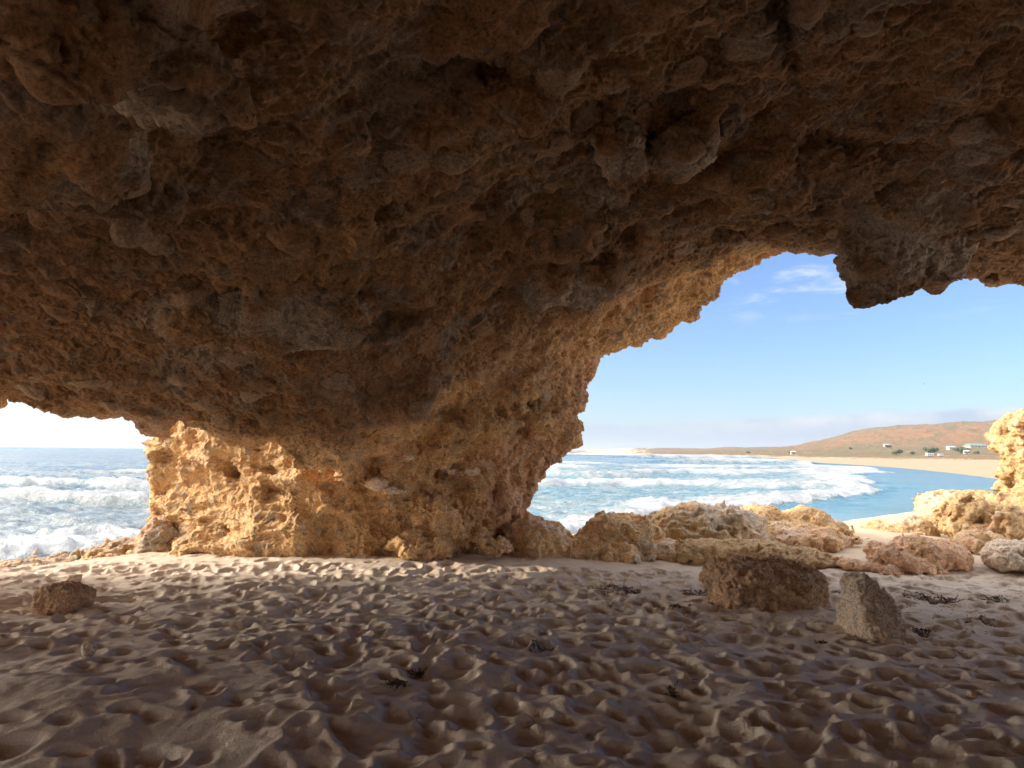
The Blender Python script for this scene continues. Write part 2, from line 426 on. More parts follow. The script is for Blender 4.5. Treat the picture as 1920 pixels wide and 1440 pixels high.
def eval_grid(base, full, org, dim, hh, band):
    ax = [org[i] + hh * np.arange(dim[i]) for i in range(3)]
    V = np.empty(dim, F32)
    for i0 in range(0, dim[0], 32):
        X, Y, Z = np.meshgrid(ax[0][i0:i0 + 32], ax[1], ax[2], indexing='ij')
        X = X.astype(F32); Y = Y.astype(F32); Z = Z.astype(F32)
        B = base(X, Y, Z).astype(F32)
        m = np.abs(B) < band
        if m.any(): B[m] = full((X[m], Y[m], Z[m]))
        V[i0:i0 + 32] = B
    return V
def cave_coarse(X, Y, Z):
    F = cave_base(X, Y, Z)
    for b in BLOBS + HANG: F = np.maximum(F, blob(X, Y, Z, b))
    return F
V = eval_grid(cave_coarse, cave_full, ORG3, DIM, h, 0.62)
for ax in range(3):      # a light blur takes the threads off the lip
    A = np.swapaxes(V, 0, ax); B = A.copy(); A[1:-1] = .5 * B[1:-1] + .25 * (B[:-2] + B[2:]); del A, B
sub_ = V[int((.5 + 12) / h):int((5.2 + 12) / h), int((9.5 + 3.4) / h):]
for ax in (0, 1, 2, 0, 1, 2):
    A = np.swapaxes(sub_, 0, ax); B = A.copy(); A[1:-1] = .5 * B[1:-1] + .25 * (B[:-2] + B[2:]); del A, B
V[:, :, -3:] = -1; V[:2] = -1; V[-2:] = -1; V[:, :2] = -1; V[:, -2:] = -1
P0, Fc = surface_nets(V, ORG3, h)
del V
# throw away slivers under the sand; the shell's top and outer sides stay coarse
fcen = P0[Fc].mean(1)
Fc = big_only(P0, Fc, .05); fcen = P0[Fc].mean(1)
keep = fcen[:, 2] > -.45
Fc = Fc[keep]; fcen = fcen[keep]
nrm0 = normals(P0, Fc)
outer = (fcen[:, 2] > 5.45) | (fcen[:, 1] > 12.4) | (fcen[:, 1] < 0.4) | (fcen[:, 0] > 8.2) | (fcen[:, 0] < -8.0)
def rock_detail(P, Nn, amp=1.0, strata=0.0, hon=0.0, cobble=1.0):
    """fine relief in metres along the normal"""
    p = (P[:, 0], P[:, 1], P[:, 2])
    wx = nz(p, 5, 51) * .05; wy = nz(p, 5, 53) * .05
    q = (p[0] + wx, p[1] + wy, p[2] + wx)
    d = (ridge(q, 4.5, 4, 60) - .7) * .024 + fbm(q, 12, 3, .6, 70) * .027
    f1d, f2d, idd = worley((q[0] + wy * .3, q[1] + wx * .3, q[2]), 24.0, 14, (1, 1, 1.3))
    d = d + np.where(idd > .5, np.clip(.5 - f1d, 0, 1) * .030, -np.clip(.45 - f1d, 0, 1) * .045)
    f1, f2, idv = worley(q, 6.0, 6, (1, 1, 1.6))
    cob = np.where(idv > .35, np.clip(.55 - f1, 0, 1) * .085, 0) * cobble
    f1b, f2b, idb = worley(q, 14.0, 8, (1, 1, 1.3))
    d = d + cob + np.where(idb > .4, np.clip(.5 - f1b, 0, 1) * .040, -np.clip(.45 - f1b, 0, 1) * .065)
    if np.any(strata):
        d = d * (1 - .45 * strata) + strata * (ridge(q, 2.4, 3, 80, (1, 1, 3.6)) - .6) * .04
    if np.any(hon):
        f1c, f2c, idc = worley(q, 8.5, 12, (1, 1, 1.2))
        d = d - hon * np.where(idc > .4, np.clip(.52 - f1c, 0, 1) * .15, 0)
    return d * amp, idv, f1
def tint_of(P, idv, f1, base, seed=0):
    p = (P[:, 0], P[:, 1], P[:, 2])
    a = fbm(p, .8, 3, .55, 100 + seed); b = fbm(p, 2.4, 3, .5, 110 + seed); c = fbm(p, 1.5, 2, .5, 120 + seed)
    col = base[0] * np.ones((len(P), 1))
    for k, (m, v) in enumerate(((a, base[1]), (b, base[2]), (c, base[3]))):
        wgt = sst(m, .05, .65)[:, None] * .85
        col = col * (1 - wgt) + v * wgt
    # cobbles carry their own colour
    pick = (idv * 7.3) % 1.0
    on = sst(.46 - f1, 0, .07) * (idv > .5)
    cc = GRY * (.75 + .6 * pick[:, None]); cc = np.where((pick > .55)[:, None], ORG * (.7 + .6 * pick[:, None]), cc)
    wgt = (on * .6)[:, None]
    return col * (1 - wgt) + cc * wgt
def cobble_tint(P, col):
    p = (P[:, 0], P[:, 1], P[:, 2]); wv = (nz(p, 1.1, 3) * .16 + nz(p, 2.6, 5) * .09, nz(p, 1.2, 7) * .16 + nz(p, 2.5, 8) * .09, nz(p, 1.0, 9) * .12 + nz(p, 2.7, 10) * .07)
    f1, f2, idv = worley((p[0] + wv[0] * .5, p[1] + wv[1] * .5, p[2] + wv[2] * .5), 2.6, 1, (1, 1, 1.5))
    on = (sst(.50 - f1, 0, .06) * (idv > .6) * .55)[:, None]; pick = ((idv * 11.7) % 1.0)[:, None]
    cc = np.where(pick > .6, GRY * 1.15, np.where(pick > .3, ORG * .95, BRN * (.6 + pick)))
    return col * (1 - on) + cc * on
cave = empty('sea_cave', (0, 10.5, 0))
tag(cave, 'huge rough brown limestone cave with one pillar holding up its low ceiling', 'rock cave')
def cave_part(name, fm, lv, label=None):
    pass
CAVE_BVH = None
Pi, Fi, _ = compact(P0, Fc[~outer])
Ps, Fs = subdiv(Pi, Fi, 2)
Nn = normals(Ps, Fs)
x_, y_, z_ = Ps.T
pil = sst(2.7 - z_, 0, .7) * sst(y_, 8.6, 9.8)
lit = sst(-x_, 2.3, 3.5) * pil
hon = np.clip(sst(x_, -3.2, -1.9) * pil + sst(y_, 9.4, 10.2) * sst(x_, -.5, .5), 0, 1)
dd, idv, f1 = rock_detail(Ps, Nn, 1.0, lit, hon, 1 - .75 * np.clip(hon + lit, 0, 1))
def clast(P):
    p = (P[:, 0], P[:, 1], P[:, 2]); wv = (nz(p, 1.1, 3) * .16 + nz(p, 2.6, 5) * .09, nz(p, 1.2, 7) * .16 + nz(p, 2.5, 8) * .09, nz(p, 1.0, 9) * .12 + nz(p, 2.7, 10) * .07)
    f1, f2, idv = worley((p[0] + wv[0] * .5, p[1] + wv[1] * .5, p[2] + wv[2] * .5), 2.6, 1, (1, 1, 1.5))
    return f1, idv
cf, cid = clast(Ps)
dd = dd * (1 - .72 * sst(.46 - cf, 0, .06) * (cid > .6) * (1 - np.clip(hon + lit, 0, 1)))
dd = dd - np.where(cid > .6, np.clip(.035 - np.abs(cf - .50), 0, 1), 0) * .9 * (1 - np.clip(hon + lit, 0, 1))
# open borders stay put
Ps = Ps + Nn * dd[:, None]
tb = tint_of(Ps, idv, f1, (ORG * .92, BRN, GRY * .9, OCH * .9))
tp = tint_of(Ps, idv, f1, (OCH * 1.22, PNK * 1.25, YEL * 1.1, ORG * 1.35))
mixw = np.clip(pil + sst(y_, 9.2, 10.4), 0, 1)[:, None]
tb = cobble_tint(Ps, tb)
tb = tb * np.array([.52, .475, .44]); tp = tp * (.90 - .16 * lit)[:, None]  # pillar colour lighter away from the sunny flank, standing in for bounced light
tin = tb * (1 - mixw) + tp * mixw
for b in (BLOBS[0], BLOBS[1], BLOBS[2], BLOBS[3], BLOBS[5], BLOBS[8], *HANG):
    k = sst(blob(x_, y_, z_, b), -.06, .02)[:, None] * .75
    tin = tin * (1 - k) + GRY * .85 * k
fc = Ps[Fs].mean(1)
hang_m = np.zeros(len(Fs), bool)
for b in HANG: hang_m |= blob(fc[:, 0], fc[:, 1], fc[:, 2], b) > -.03
hang_m &= (fc[:, 1] < 9.4)
Hf = Hval(np.clip(fc[:, 0], -7, 7.5), np.clip(fc[:, 1], 1.2, 12.3))
xl, xr = pillar_edges(fc[:, 2])
pil_m = (fc[:, 1] > 9.45) & (fc[:, 0] > xl - .6) & (fc[:, 0] < xr + .3) & (fc[:, 2] < 3.0) & ~hang_m
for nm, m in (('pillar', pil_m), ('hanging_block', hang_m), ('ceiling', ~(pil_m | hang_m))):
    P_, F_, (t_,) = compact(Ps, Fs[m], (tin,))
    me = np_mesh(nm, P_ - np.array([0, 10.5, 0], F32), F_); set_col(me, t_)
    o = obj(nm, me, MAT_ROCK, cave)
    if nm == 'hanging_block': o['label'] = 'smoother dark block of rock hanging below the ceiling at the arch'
    if nm == 'pillar': o['label'] = 'pitted golden rock pillar, sunlit on its left flank'
P_, F_, _ = compact(P0, Fc[outer])
me = np_mesh('outer_shell', P_ - np.array([0, 10.5, 0], F32), F_); set_col(me, np.ones((len(P_), 1)) * OCH)
obj('outer_shell', me, MAT_ROCK, cave)
Pb, Fb, _ = compact(Pi, Fi)
CAVE_BVH = BVHTree.FromPolygons([tuple(p) for p in Pb.tolist()], Fb.tolist())

# ------------------------------------------------------------------ sand
SEA = -1.2
def coast(x):
    """distance (y) at which the sand in front of the cave falls away to the sea"""
    return np.interp(x, [-40, -9, -6.2, -4.5, -1, 1, 4, 7.5, 12, 25, 60], [3.5, 9.6, 10.8, 13.5, 15, 15.5, 17, 18.5, 23, 34, 44])
def sand_big(x, y):
    z = np.zeros_like(x)
    z = z - .02 * sst(y, 0, 9) * 0
    d = y - coast(x)
    z = z - 2.6 * sst(d, -1.6, 9.0) - .06 * np.clip(d + 1.6, 0, 3)
    # drifts against the pillar foot and in the mouth of the arch
    z = z + .10 * np.exp(-((x + 1.9) / 2.2) ** 2 - ((y - 10.2) / 1.0) ** 2)
    z = z + .13 * np.exp(-((x - 1.7) / 1.1) ** 2 - ((y - 11.0) / .5) ** 2)
    z = z + .10 * np.exp(-((x - 6.2) / 1.3) ** 2 - ((y - 10.7) / .7) ** 2)
    z = z + .16 * np.exp(-((x - 6.6) / 1.6) ** 2 - ((y - 13.8) / 1.6) ** 2)
    z = z + .10 * np.exp(-((x + 2) / 3.0) ** 2 - ((y - 5.2) / 1.4) ** 2) - .05 * np.exp(-((x + 4) / 1.5) ** 2 - ((y - 6.5) / 1.4) ** 2)
    return z
XA, XB, YA, YB, SG = -8.7, 9.0, 1.6, 12.4, 0.015
fx_ = np.arange(XA, XB, SG); fy_ = np.arange(YA, YB, SG)
sx, sy = np.meshgrid(fx_, fy_, indexing='ij')
S0 = sand_big(sx, sy)
Z0 = np.zeros_like(sx)
PP = (sx.astype(F32), sy.astype(F32), np.zeros_like(sx, F32))
trod = sst(9.9 + .25 * sx * 0 - sy + .35 * nz(PP, .8, 2), 0, 1.4)      # trampled inside, smoother outside
calm = np.exp(-((sx + 3.0) / 1.25) ** 2 - ((sy - 4.4) / 1.3) ** 2)       # a less trampled patch, left foreground
Z0 += (fbm(PP, .9, 2, .5, 4) * .035 + fbm(PP, 2.6, 3, .5, 6) * .028) * (.35 + .65 * trod)
rs = np.random.default_rng(5)
ZB = Z0.copy()
NST = 6200
for k in range(NST):
    x = rs.uniform(XA, XB); y = rs.uniform(YA, 10.6) if k % 8 else rs.uniform(9, YB)
    keep_ = 1.0
    c_ = math.exp(-((x + 3.0) / 1.25) ** 2 - ((y - 4.4) / 1.3) ** 2)
    if rs.random() < c_ * .93: continue
    if y > 9.6 and rs.random() < .72: continue
    ang = rs.normal(0.9 if rs.random() < .5 else -.4, .8)
    a = rs.uniform(.06, .135); b = a * rs.uniform(.5, .85)
    dep = rs.uniform(.018, .046) * (a / .1); rimh = dep * rs.uniform(.15, .35)
    if y > 9.8: dep *= .4; rimh *= .4
    R = 1.9 * a
    i0, i1 = int((x - R - XA) / SG), int((x + R - XA) / SG) + 1; j0, j1 = int((y - R - YA) / SG), int((y + R - YA) / SG) + 1
    i0 = max(i0, 0); j0 = max(j0, 0); i1 = min(i1, len(fx_)); j1 = min(j1, len(fy_))
    if i1 - i0 < 4 or j1 - j0 < 4: continue
    X = sx[i0:i1, j0:j1] - x; Y = sy[i0:i1, j0:j1] - y
    ca, sa = math.cos(ang), math.sin(ang)
    U = (ca * X + sa * Y) / a; V_ = (-sa * X + ca * Y) / b
    V_ = V_ * (1 + .25 * U)
    r2 = U * U + V_ * V_
    Zp = Z0[i0:i1, j0:j1]
    ref = float(ZB[(i0 + i1) // 2, (j0 + j1) // 2])
    Zp = Zp + rimh * np.exp(-((np.sqrt(r2) - 1.35) / .28) ** 2) * sst(Zp - ref, -.02, .0) * (1 - sst(Zp - ref, .015, .03))
    bowl = ref - dep + (dep + rimh * .6) * r2 ** 1.7 + U * dep * .22
    m = r2 < 2.2
    Zp = np.where(m, -np.logaddexp(-Zp / .002, -np.minimum(bowl, 5) / .002) * .002, Zp)
    Z0[i0:i1, j0:j1] = Zp
Z0 = np.clip(Z0, -.16, .12)
for _ in range(0):
    for ax in (0, 1):
        A = np.swapaxes(Z0, 0, ax); B = A.copy(); A[1:-1] = .5 * B[1:-1] + .25 * (B[:-2] + B[2:])
Z0 += fbm(PP, 9, 3, .55, 12) * .0055 + ridge(PP, 14, 2, 15) * .003 + nz(PP, 30, 3) * .002
# non-uniform sheet: fine in the cave, widening to the horizon
def grow(a, b, st, far, g=1.09):
    o = []; d = st; p = b
    while p < far: d *= g; p += d; o.append(p)
    return o
lo_x = [-v for v in grow(0, -XA, SG, 1200)][::-1]; hi_x = grow(0, float(fx_[-1]), SG, 1200)
lo_y = [2 * YA - v for v in grow(0, YA, SG, 30, 1.12)][::-1]; hi_y = grow(0, float(fy_[-1]), SG, 3000, 1.06)
ax_ = np.array(lo_x + list(fx_) + hi_x); ay_ = np.array(lo_y + list(fy_) + hi_y)
GX, GY = np.meshgrid(ax_, ay_, indexing='ij')
GZ = sand_big(GX, GY)
i0, j0 = len(lo_x), len(lo_y)
PG = (GX.astype(F32), GY.astype(F32), np.zeros_like(GX, F32))
GZ += (fbm(PG, .9, 2, .5, 4) * .035 + fbm(PG, 2.6, 2, .5, 6) * .028) * .35 + ridge(PG, 2.2, 2, 33) * .012
bl = np.minimum.reduce([sst(sx, XA, XA + .5), sst(-sx, -float(fx_[-1]), -float(fx_[-1]) + .5), sst(sy, YA, YA + .3), sst(-sy, -float(fy_[-1]), -float(fy_[-1]) + .6)])
sub = GZ[i0:i0 + len(fx_), j0:j0 + len(fy_)]
GZ[i0:i0 + len(fx_), j0:j0 + len(fy_)] = sub * (1 - bl) + (S0 + Z0) * bl
def grid_faces(nx, ny):
    i, j = np.meshgrid(np.arange(nx - 1), np.arange(ny - 1), indexing='ij'); a = (i * ny + j).ravel()
    return np.stack([a, a + ny, a + ny + 1, a + 1], 1).astype(np.int32)
def hsand(x, y):
    i = np.clip(np.searchsorted(ax_, x) - 1, 0, len(ax_) - 2); j = np.clip(np.searchsorted(ay_, y) - 1, 0, len(ay_) - 2)
    return float(GZ[i, j])
me = np_mesh('sand', np.stack([GX.ravel(), GY.ravel(), GZ.ravel()], 1), grid_faces(*GX.shape))
m, t, b = new_mat('beach_sand')
pos = t.nodes.new('ShaderNodeNewGeometry').outputs['Position']
n1 = noise_n(pos, 1.3, 4, .6, tree=t); n2 = noise_n(pos, 300, 3, .7, tree=t); n3 = noise_n(pos, 60, 4, .6, tree=t); n4 = noise_n(pos, 110, 3, .75, tree=t)
c = mixc(t, smooth(n1, .35, .7, tree=t), (.66, .56, .47), (.72, .62, .525))
sps = t.nodes.new('ShaderNodeSeparateXYZ'); t.links.new(pos, sps.inputs[0])
c = mixc(t, smooth(M_('ADD', sps.outputs[1], M_('MULTIPLY', n1, 2.5, tree=t), tree=t), 10.2, 13.5, tree=t), c, (.50, .395, .275))
wet = smooth(sps.outputs[2], -.55, -1.1, tree=t)
c = mixc(t, M_('MULTIPLY', smooth(n2, .50, .72, tree=t), .4, tree=t), c, (.30, .23, .17))
c = mixc(t, M_('MULTIPLY', wet, .5, tree=t), c, (.30, .22, .15))
c = mixc(t, M_('MULTIPLY', smooth(n4, .56, .66, tree=t), .3, tree=t), c, (.25, .19, .14))
t.links.new(c, b.inputs['Base Color']); b.inputs['Roughness'].default_value = .95; b.inputs['Specular IOR Level'].default_value = .2
hh_ = M_('ADD', M_('MULTIPLY', n2, .25, tree=t), n3, tree=t)
bp = t.nodes.new('ShaderNodeBump'); bp.inputs['Strength'].default_value = .55; bp.inputs['Distance'].default_value = .012
t.links.new(hh_, bp.inputs['Height']); t.links.new(bp.outputs[0], b.inputs['Normal'])
tag(obj('sand', me, m), kind='structure')
del sx, sy, PP, PG

# ------------------------------------------------------------------ loose rocks
def ell(x, y, z, rx, ry, rz, turn=0, tilt=0, p=2.0):
    return (x, y, z, rx, ry, rz, turn, tilt, p)
def rock_sdf(P, es, k):
    X, Y, Z = P; F = None
    for (x, y, z, rx, ry, rz, tn, tl, p) in es:
        a, b_, c_ = X - x, Y - y, Z - z
        ca, sa = math.cos(tn), math.sin(tn); a, b_ = ca * a + sa * b_, -sa * a + ca * b_
        ca, sa = math.cos(tl), math.sin(tl); a, c_ = ca * a + sa * c_, -sa * a + ca * c_
        if p > 2: q = (np.abs(a / rx) ** p + np.abs(b_ / ry) ** p + np.abs(c_ / rz) ** p + 1e-9) ** (1 / p)
        else: q = np.sqrt((a / rx) ** 2 + (b_ / ry) ** 2 + (c_ / rz) ** 2 + 1e-9)
        f = (1 - q) * min(rx, ry, rz)
        F = f if F is None else smax(F, f, k)
    return F
def make_rock(name, label, cat, es, res, cols, rough=1.0, pits=1.0, lv=1, seed=0, mat=None, group=None, k=.12, strata=0, fine=1.0, cuts=(), ck=.025):
    """a rock grown from a few overlapping masses, crags and hollows cut in; origin at its foot"""
    es = np.array(es, float)
    R = es[:, 3:6].max(1)
    lo = (es[:, :3] - R[:, None]).min(0) - .12; hi = (es[:, :3] + R[:, None]).max(0) + .12
    dim = tuple(int(v) for v in np.ceil((hi - lo) / res) + 2)
    size = float((es[:, 3:6].min(1)).max())
    def body(P):
        F = rock_sdf(P, es, k)
        for (c, n) in cuts:
            n = np.array(n, float); n /= np.linalg.norm(n)
            F = smin(F, -((P[0] - c[0]) * n[0] + (P[1] - c[1]) * n[1] + (P[2] - c[2]) * n[2]), ck)
        return F
    def base(X, Y, Z): return body((X, Y, Z))
    def full(P):
        s = .8 / max(size, .05)
        w1 = nz(P, s, seed) * .16 * size * rough; w2 = nz(P, s * 1.1, seed + 3) * .16 * size * rough; w3 = nz(P, s * 2.3, seed + 4) * .07 * size * rough
        F = body((P[0] + w1 + w3, P[1] + w2, P[2] + w1 * .5 + w3))
        F = F + (ridge(P, 1.5 * s, 4, seed + 9, (1, 1, 1.0 + strata)) - .6) * .11 * size * rough + fbm(P, 3.2 * s, 3, .5, seed + 2) * .06 * size * rough
        f1, f2, idv = worley(P, 2.6 * s, seed % 9, (1, 1, 1.2)); F = F + np.where(idv > .5, np.clip(.55 - f1, 0, 1) * .28, -np.clip(.45 - f1, 0, 1) * .25 * pits) * size * rough
        return F
    V = eval_grid(base, full, lo, dim, res, .5 * max(size, .2) + .1)
    V[0] = V[-1] = -1; V[:, 0] = V[:, -1] = -1; V[:, :, 0] = V[:, :, -1] = -1
    P, F = surface_nets(V, lo, res); F = big_only(P, F, .05); P, F, _ = compact(P, F)
    if lv: P, F = subdiv(P, F, lv)
    Nn = normals(P, F)
    foot = np.array([es[:, 0].mean(), es[:, 1].mean(), lo[2] + .12])
    if fine > 0:
        fs = min(1.0, size * 1.4) * fine
        Q = P / np.float32(min(1.0, max(size * 1.6, .12)))
        d, idv, f1 = rock_detail(Q, Nn, 1.0, np.full(len(P), float(strata > 0)), np.full(len(P), pits * .5), .6)
        P = P + Nn * (d * fs * 1.25)[:, None]
    else: idv = np.zeros(len(P)); f1 = np.ones(len(P))
    col = tint_of(P, idv, f1, cols, seed)
    me = np_mesh(name, P - foot, F); set_col(me, col)
    o = obj(name, me, mat or MAT_ROCK); o.location = foot
    return tag(o, label, cat, group)
def E(u, v, y, wu, hv, ry, turn=0, tilt=0, p=2.0):
    """an ellipsoid centred at pixel (u, v), depth y, wu x hv pixels across as measured in the photograph"""
    c = W(u, v, y); s = y / FPX
    return ell(c[0], c[1], c[2], wu * s / 2, ry, hv * s / 2, turn, tilt, p)
cY = (YEL, OCH, GRY, PAL); cO = (OCH, YEL, ORG, PAL); cP = (PNK, OCH, ORG, PNK * 1.1); cG = (PAL, PNK, GRY, PAL * .95); cB = (BRN * 1.25, ORG, PNK * .8, BRN)
# three boulders on the cave floor
make_rock('boulder', 'big dark flat-topped boulder on the trodden cave sand, right of centre', 'boulder',
    [E(1443, 1104, 7.75, 214, 118, .42, .1, 0, 4), E(1400, 1104, 7.7, 120, 108, .38, 0, 0, 3), E(1500, 1112, 7.75, 105, 86, .36, 0, 0, 3)],
    .022, cB, .85, 1.0, 1, 3, MAT_ROCK, k=.05, fine=1.0,
    ck=.13, cuts=[(W(1440, 1060, 7.7), (.03, -.1, 1)), (W(1520, 1060, 7.7), (.62, -.1, 1)), (W(1345, 1070, 7.7), (-1, -.3, .45)), (W(1440, 1100, 7.42), (.12, -1, .22)), (W(1548, 1100, 7.7), (1, -.5, .25)), (W(1390, 1060, 7.5), (-.35, -.9, .9))])
make_rock('boulder', 'upright wedge-shaped boulder leaning left, beside the big flat-topped one', 'boulder',
    [E(1640, 1140, 6.6, 104, 120, .24, 0, 0, 4), E(1655, 1160, 6.6, 80, 66, .22, 0, 0, 3)],
    .014, (PAL * .8, PNK * .8, GRY, BRN * 1.3), .6, .6, 1, 12, MAT_ROCK, k=.03, fine=.8,
    cuts=[(W(1650, 1104, 6.6), (.80, -.05, 1)), (W(1594, 1120, 6.6), (-1, -.2, -.06)), (W(1612, 1140, 6.44), (-.35, -1, .12)), (W(1660, 1150, 6.42), (.4, -1, .3)), (W(1692, 1165, 6.6), (1, -.2, .25))])
make_rock('boulder', 'low brown boulder alone on the sand near the left opening', 'boulder',
    [E(120, 1122, 7.2, 84, 56, .22, 0, 0, 3), E(98, 1124, 7.2, 48, 40, .18), E(146, 1125, 7.2, 42, 30, .16)],
    .016, (BRN * 1.3, ORG, PNK * .8, BRN * 1.2), .55, .7, 1, 25, MAT_ROCK, k=.03, fine=.9,
    cuts=[(W(150, 1095, 7.2), (.6, -.1, 1)), (W(90, 1096, 7.2), (-.5, -.1, 1)), (W(120, 1115, 7.0), (0, -1, .4))])
# rocks outside, seen through the arch
make_rock('rock', 'grey-brown pitted rock right beside the foot of the pillar', 'rock',
    [E(1003, 1026, 11.10, 128, 100, .7, 0, 0, 2.3), E(1035, 1035, 11.10, 80, 70, .5)], .045, (OCH * 1.15, PAL, ORG * 1.2, OCH * 1.15), 1, 1, 1, 31)
make_rock('rock', 'rounded brown rock with a dark cap, second from the pillar', 'rock',
    [E(1160, 1018, 11.30, 120, 102, .7, 0, 0, 2.4), E(1105, 1030, 11.20, 80, 66, .5, 0, .35), E(1200, 1020, 11.30, 80, 96, .6), E(1150, 1040, 10.90, 150, 50, .6)], .045, (OCH * 1.15, ORG * 1.25, GRY * 1.1, YEL * 1.2), 1, 1, 1, 35)
make_rock('rock', 'low pale rock shelf joining the two rounded rocks nearest the pillar', 'rock',
    [E(1078, 1034, 11.0, 110, 44, .5), E(1190, 1032, 11.0, 130, 50, .5), E(1250, 1038, 10.9, 120, 44, .4)], .045, (OCH * 1.15, YEL * 1.2, PAL, PNK * 1.1), 1, 1, 1, 38, k=.08)
make_rock('rock', 'large humped ochre rock rising in the middle of the arch opening', 'rock',
    [E(1320, 1000, 12.20, 180, 100, 1.0, 0, 0, 2.3), E(1260, 1018, 12.00, 120, 100, .8), E(1385, 1005, 12.20, 90, 76, .8), E(1300, 1040, 11.60, 220, 60, .7)], .05, cY, 1, 1, 1, 41)
make_rock('rock', 'grey pitted rock with a rounded top, left of the sandy gap', 'rock',
    [E(1512, 988, 13.00, 76, 74, .7), E(1425, 985, 13.10, 105, 66, .7), E(1480, 1015, 12.50, 210, 66, .9), E(1562, 1000, 12.90, 44, 52, .4), E(1590, 1014, 13.10, 60, 24, .4)], .05, (OCH * .95, GRY, PAL, PNK), 1, 1, 1, 47)
make_rock('rock', 'low knobbly yellow outcrop tapering right onto the sand', 'rock',
    [E(1330, 1042, 10.75, 190, 56, .5, 0, 0), E(1420, 1040, 10.65, 120, 52, .5), E(1490, 1048, 10.55, 100, 34, .4, 0, .12), E(1535, 1055, 10.45, 60, 16, .3), E(1230, 1045, 10.85, 90, 40, .4)], .04, (YEL, YEL * .9, OCH, YEL), 1.1, 1, 1, 52, k=.08)
make_rock('rock', 'small jagged yellow rock across the far side of the sandy gap', 'rock',
    [E(1672, 993, 14.20, 70, 36, .6), E(1708, 990, 14.00, 70, 44, .5), E(1640, 1002, 14.30, 60, 26, .5), E(1600, 1005, 14.60, 50, 16, .4), E(1690, 1004, 13.90, 120, 30, .5)], .045, (GLD, OCH * .75, GLD, PAL * .7), 1, 1, 1, 57, k=.08)
make_rock('rock', 'broad rounded ochre rock with grey lichen cap near the water, right', 'rock',
    [E(1812, 950, 16.50, 130, 56, 1.0, 0, 0, 2.4), E(1768, 948, 16.50, 60, 44, .8), E(1855, 960, 16.50, 70, 44, .8), E(1800, 978, 16.10, 140, 50, 1.0)], .055, (OCH * .8, GRY * .8, GLD, OCH * .7), 1, 1, 1, 61)
make_rock('rock', 'long yellow ledge below the rounded lichen-capped rock', 'rock',
    [E(1770, 985, 14.80, 110, 30, .6), E(1840, 990, 14.40, 120, 50, .7), E(1720, 992, 14.80, 60, 26, .4)], .05, (GLD, OCH * .75, GLD, PAL * .7), 1, .8, 1, 65)
make_rock('rock', 'reddish triangular slab half buried in the sand, right', 'rock',
    [E(1735, 1040, 10.40, 110, 66, .55, 0, -.1, 2.2), E(1690, 1052, 10.20, 120, 40, .5, 0, -.35), E(1770, 1040, 10.40, 60, 50, .45), E(1640, 1066, 10.00, 110, 18, .35, 0, -.15)], .04, (PNK * 1.3, PNK * 1.2, ORG * 1.15, PNK), .9, 1, 1, 70, k=.08)
make_rock('rock', 'sloping orange rock under the tall stack at the right edge', 'rock',
    [E(1880, 1000, 12.90, 170, 90, .8, 0, -.45, 2.2), E(1950, 980, 13.10, 160, 120, .9), E(1840, 1030, 11.90, 90, 44, .6), E(2040, 985, 13.10, 200, 150, 1.0)], .055, (GLD, ORG, OCH * .8, PNK * .9), 1, 1, 1, 76)
make_rock('rock', 'pale pinkish-grey pitted rock on the sand at the right edge', 'rock',
    [E(1925, 1045, 10.00, 120, 52, .45, 0, -.1, 2.4), E(1885, 1052, 9.90, 62, 36, .35), E(1990, 1040, 10.10, 120, 70, .6)], .04, (PAL, PNK, GRY * 1.2, PAL), .8, 1.2, 1, 80, k=.08)
make_rock('sea_stack', 'tall sunlit golden rock stack narrowing to an undercut foot, far right', 'sea stack',
    [E(2030, 850, 15.50, 240, 150, 1.2, 0, 0, 3.2), E(2003, 810, 15.50, 180, 82, 1.1, 0, 0, 3), E(2028, 905, 15.50, 225, 90, 1.1, 0, 0, 2.6), E(2060, 960, 15.50, 160, 110, 1.0)], .055, (GLD, GLD * .9, OCH * .75, GLD), .8, 1, 1, 84)

# ------------------------------------------------------------------ sea
ROW = np.concatenate([np.array([7.0]), 9.0 * np.exp(np.linspace(0, math.log(30000 / 9.0), 760))])
SS = np.linspace(-1.9, 1.9, 760)
sy_, ss_ = np.meshgrid(ROW, SS, indexing='ij')
sx_ = ss_ * sy_
def bore(x): return np.interp(x, [-60, -30, -12, -6, 1.6, 5.3, 14, 26, 42, 80, 140], [14, 15.5, 17, 19, 22, 30, 38, 55, 92, 160, 420])
PX = (sx_.astype(F32), sy_.astype(F32), np.zeros_like(sx_, F32))
wig = fbm(PX, .07, 3, .5, 5) * 3.2 + fbm(PX, .35, 2, .5, 8) * .8
dB = (sy_ + wig * np.clip(sy_ / 40, .3, 2) - bore(sx_)) / np.clip(sy_ / 35, .5, 4)      # distance seaward of the innermost bore
far = np.clip(1 - (sy_ - 180) / 500, 0, 1)
zz = np.full_like(sx_, SEA)
zz += .30 * np.exp(-((dB - 1.6) / 1.2) ** 2) * (dB < 1.6) + .30 * np.exp(-((dB - 1.6) / 5) ** 2) * (dB >= 1.6)
D = sst(dB, -.15, .35) * (1.0 - .45 * sst(dB, 2.0, 9))
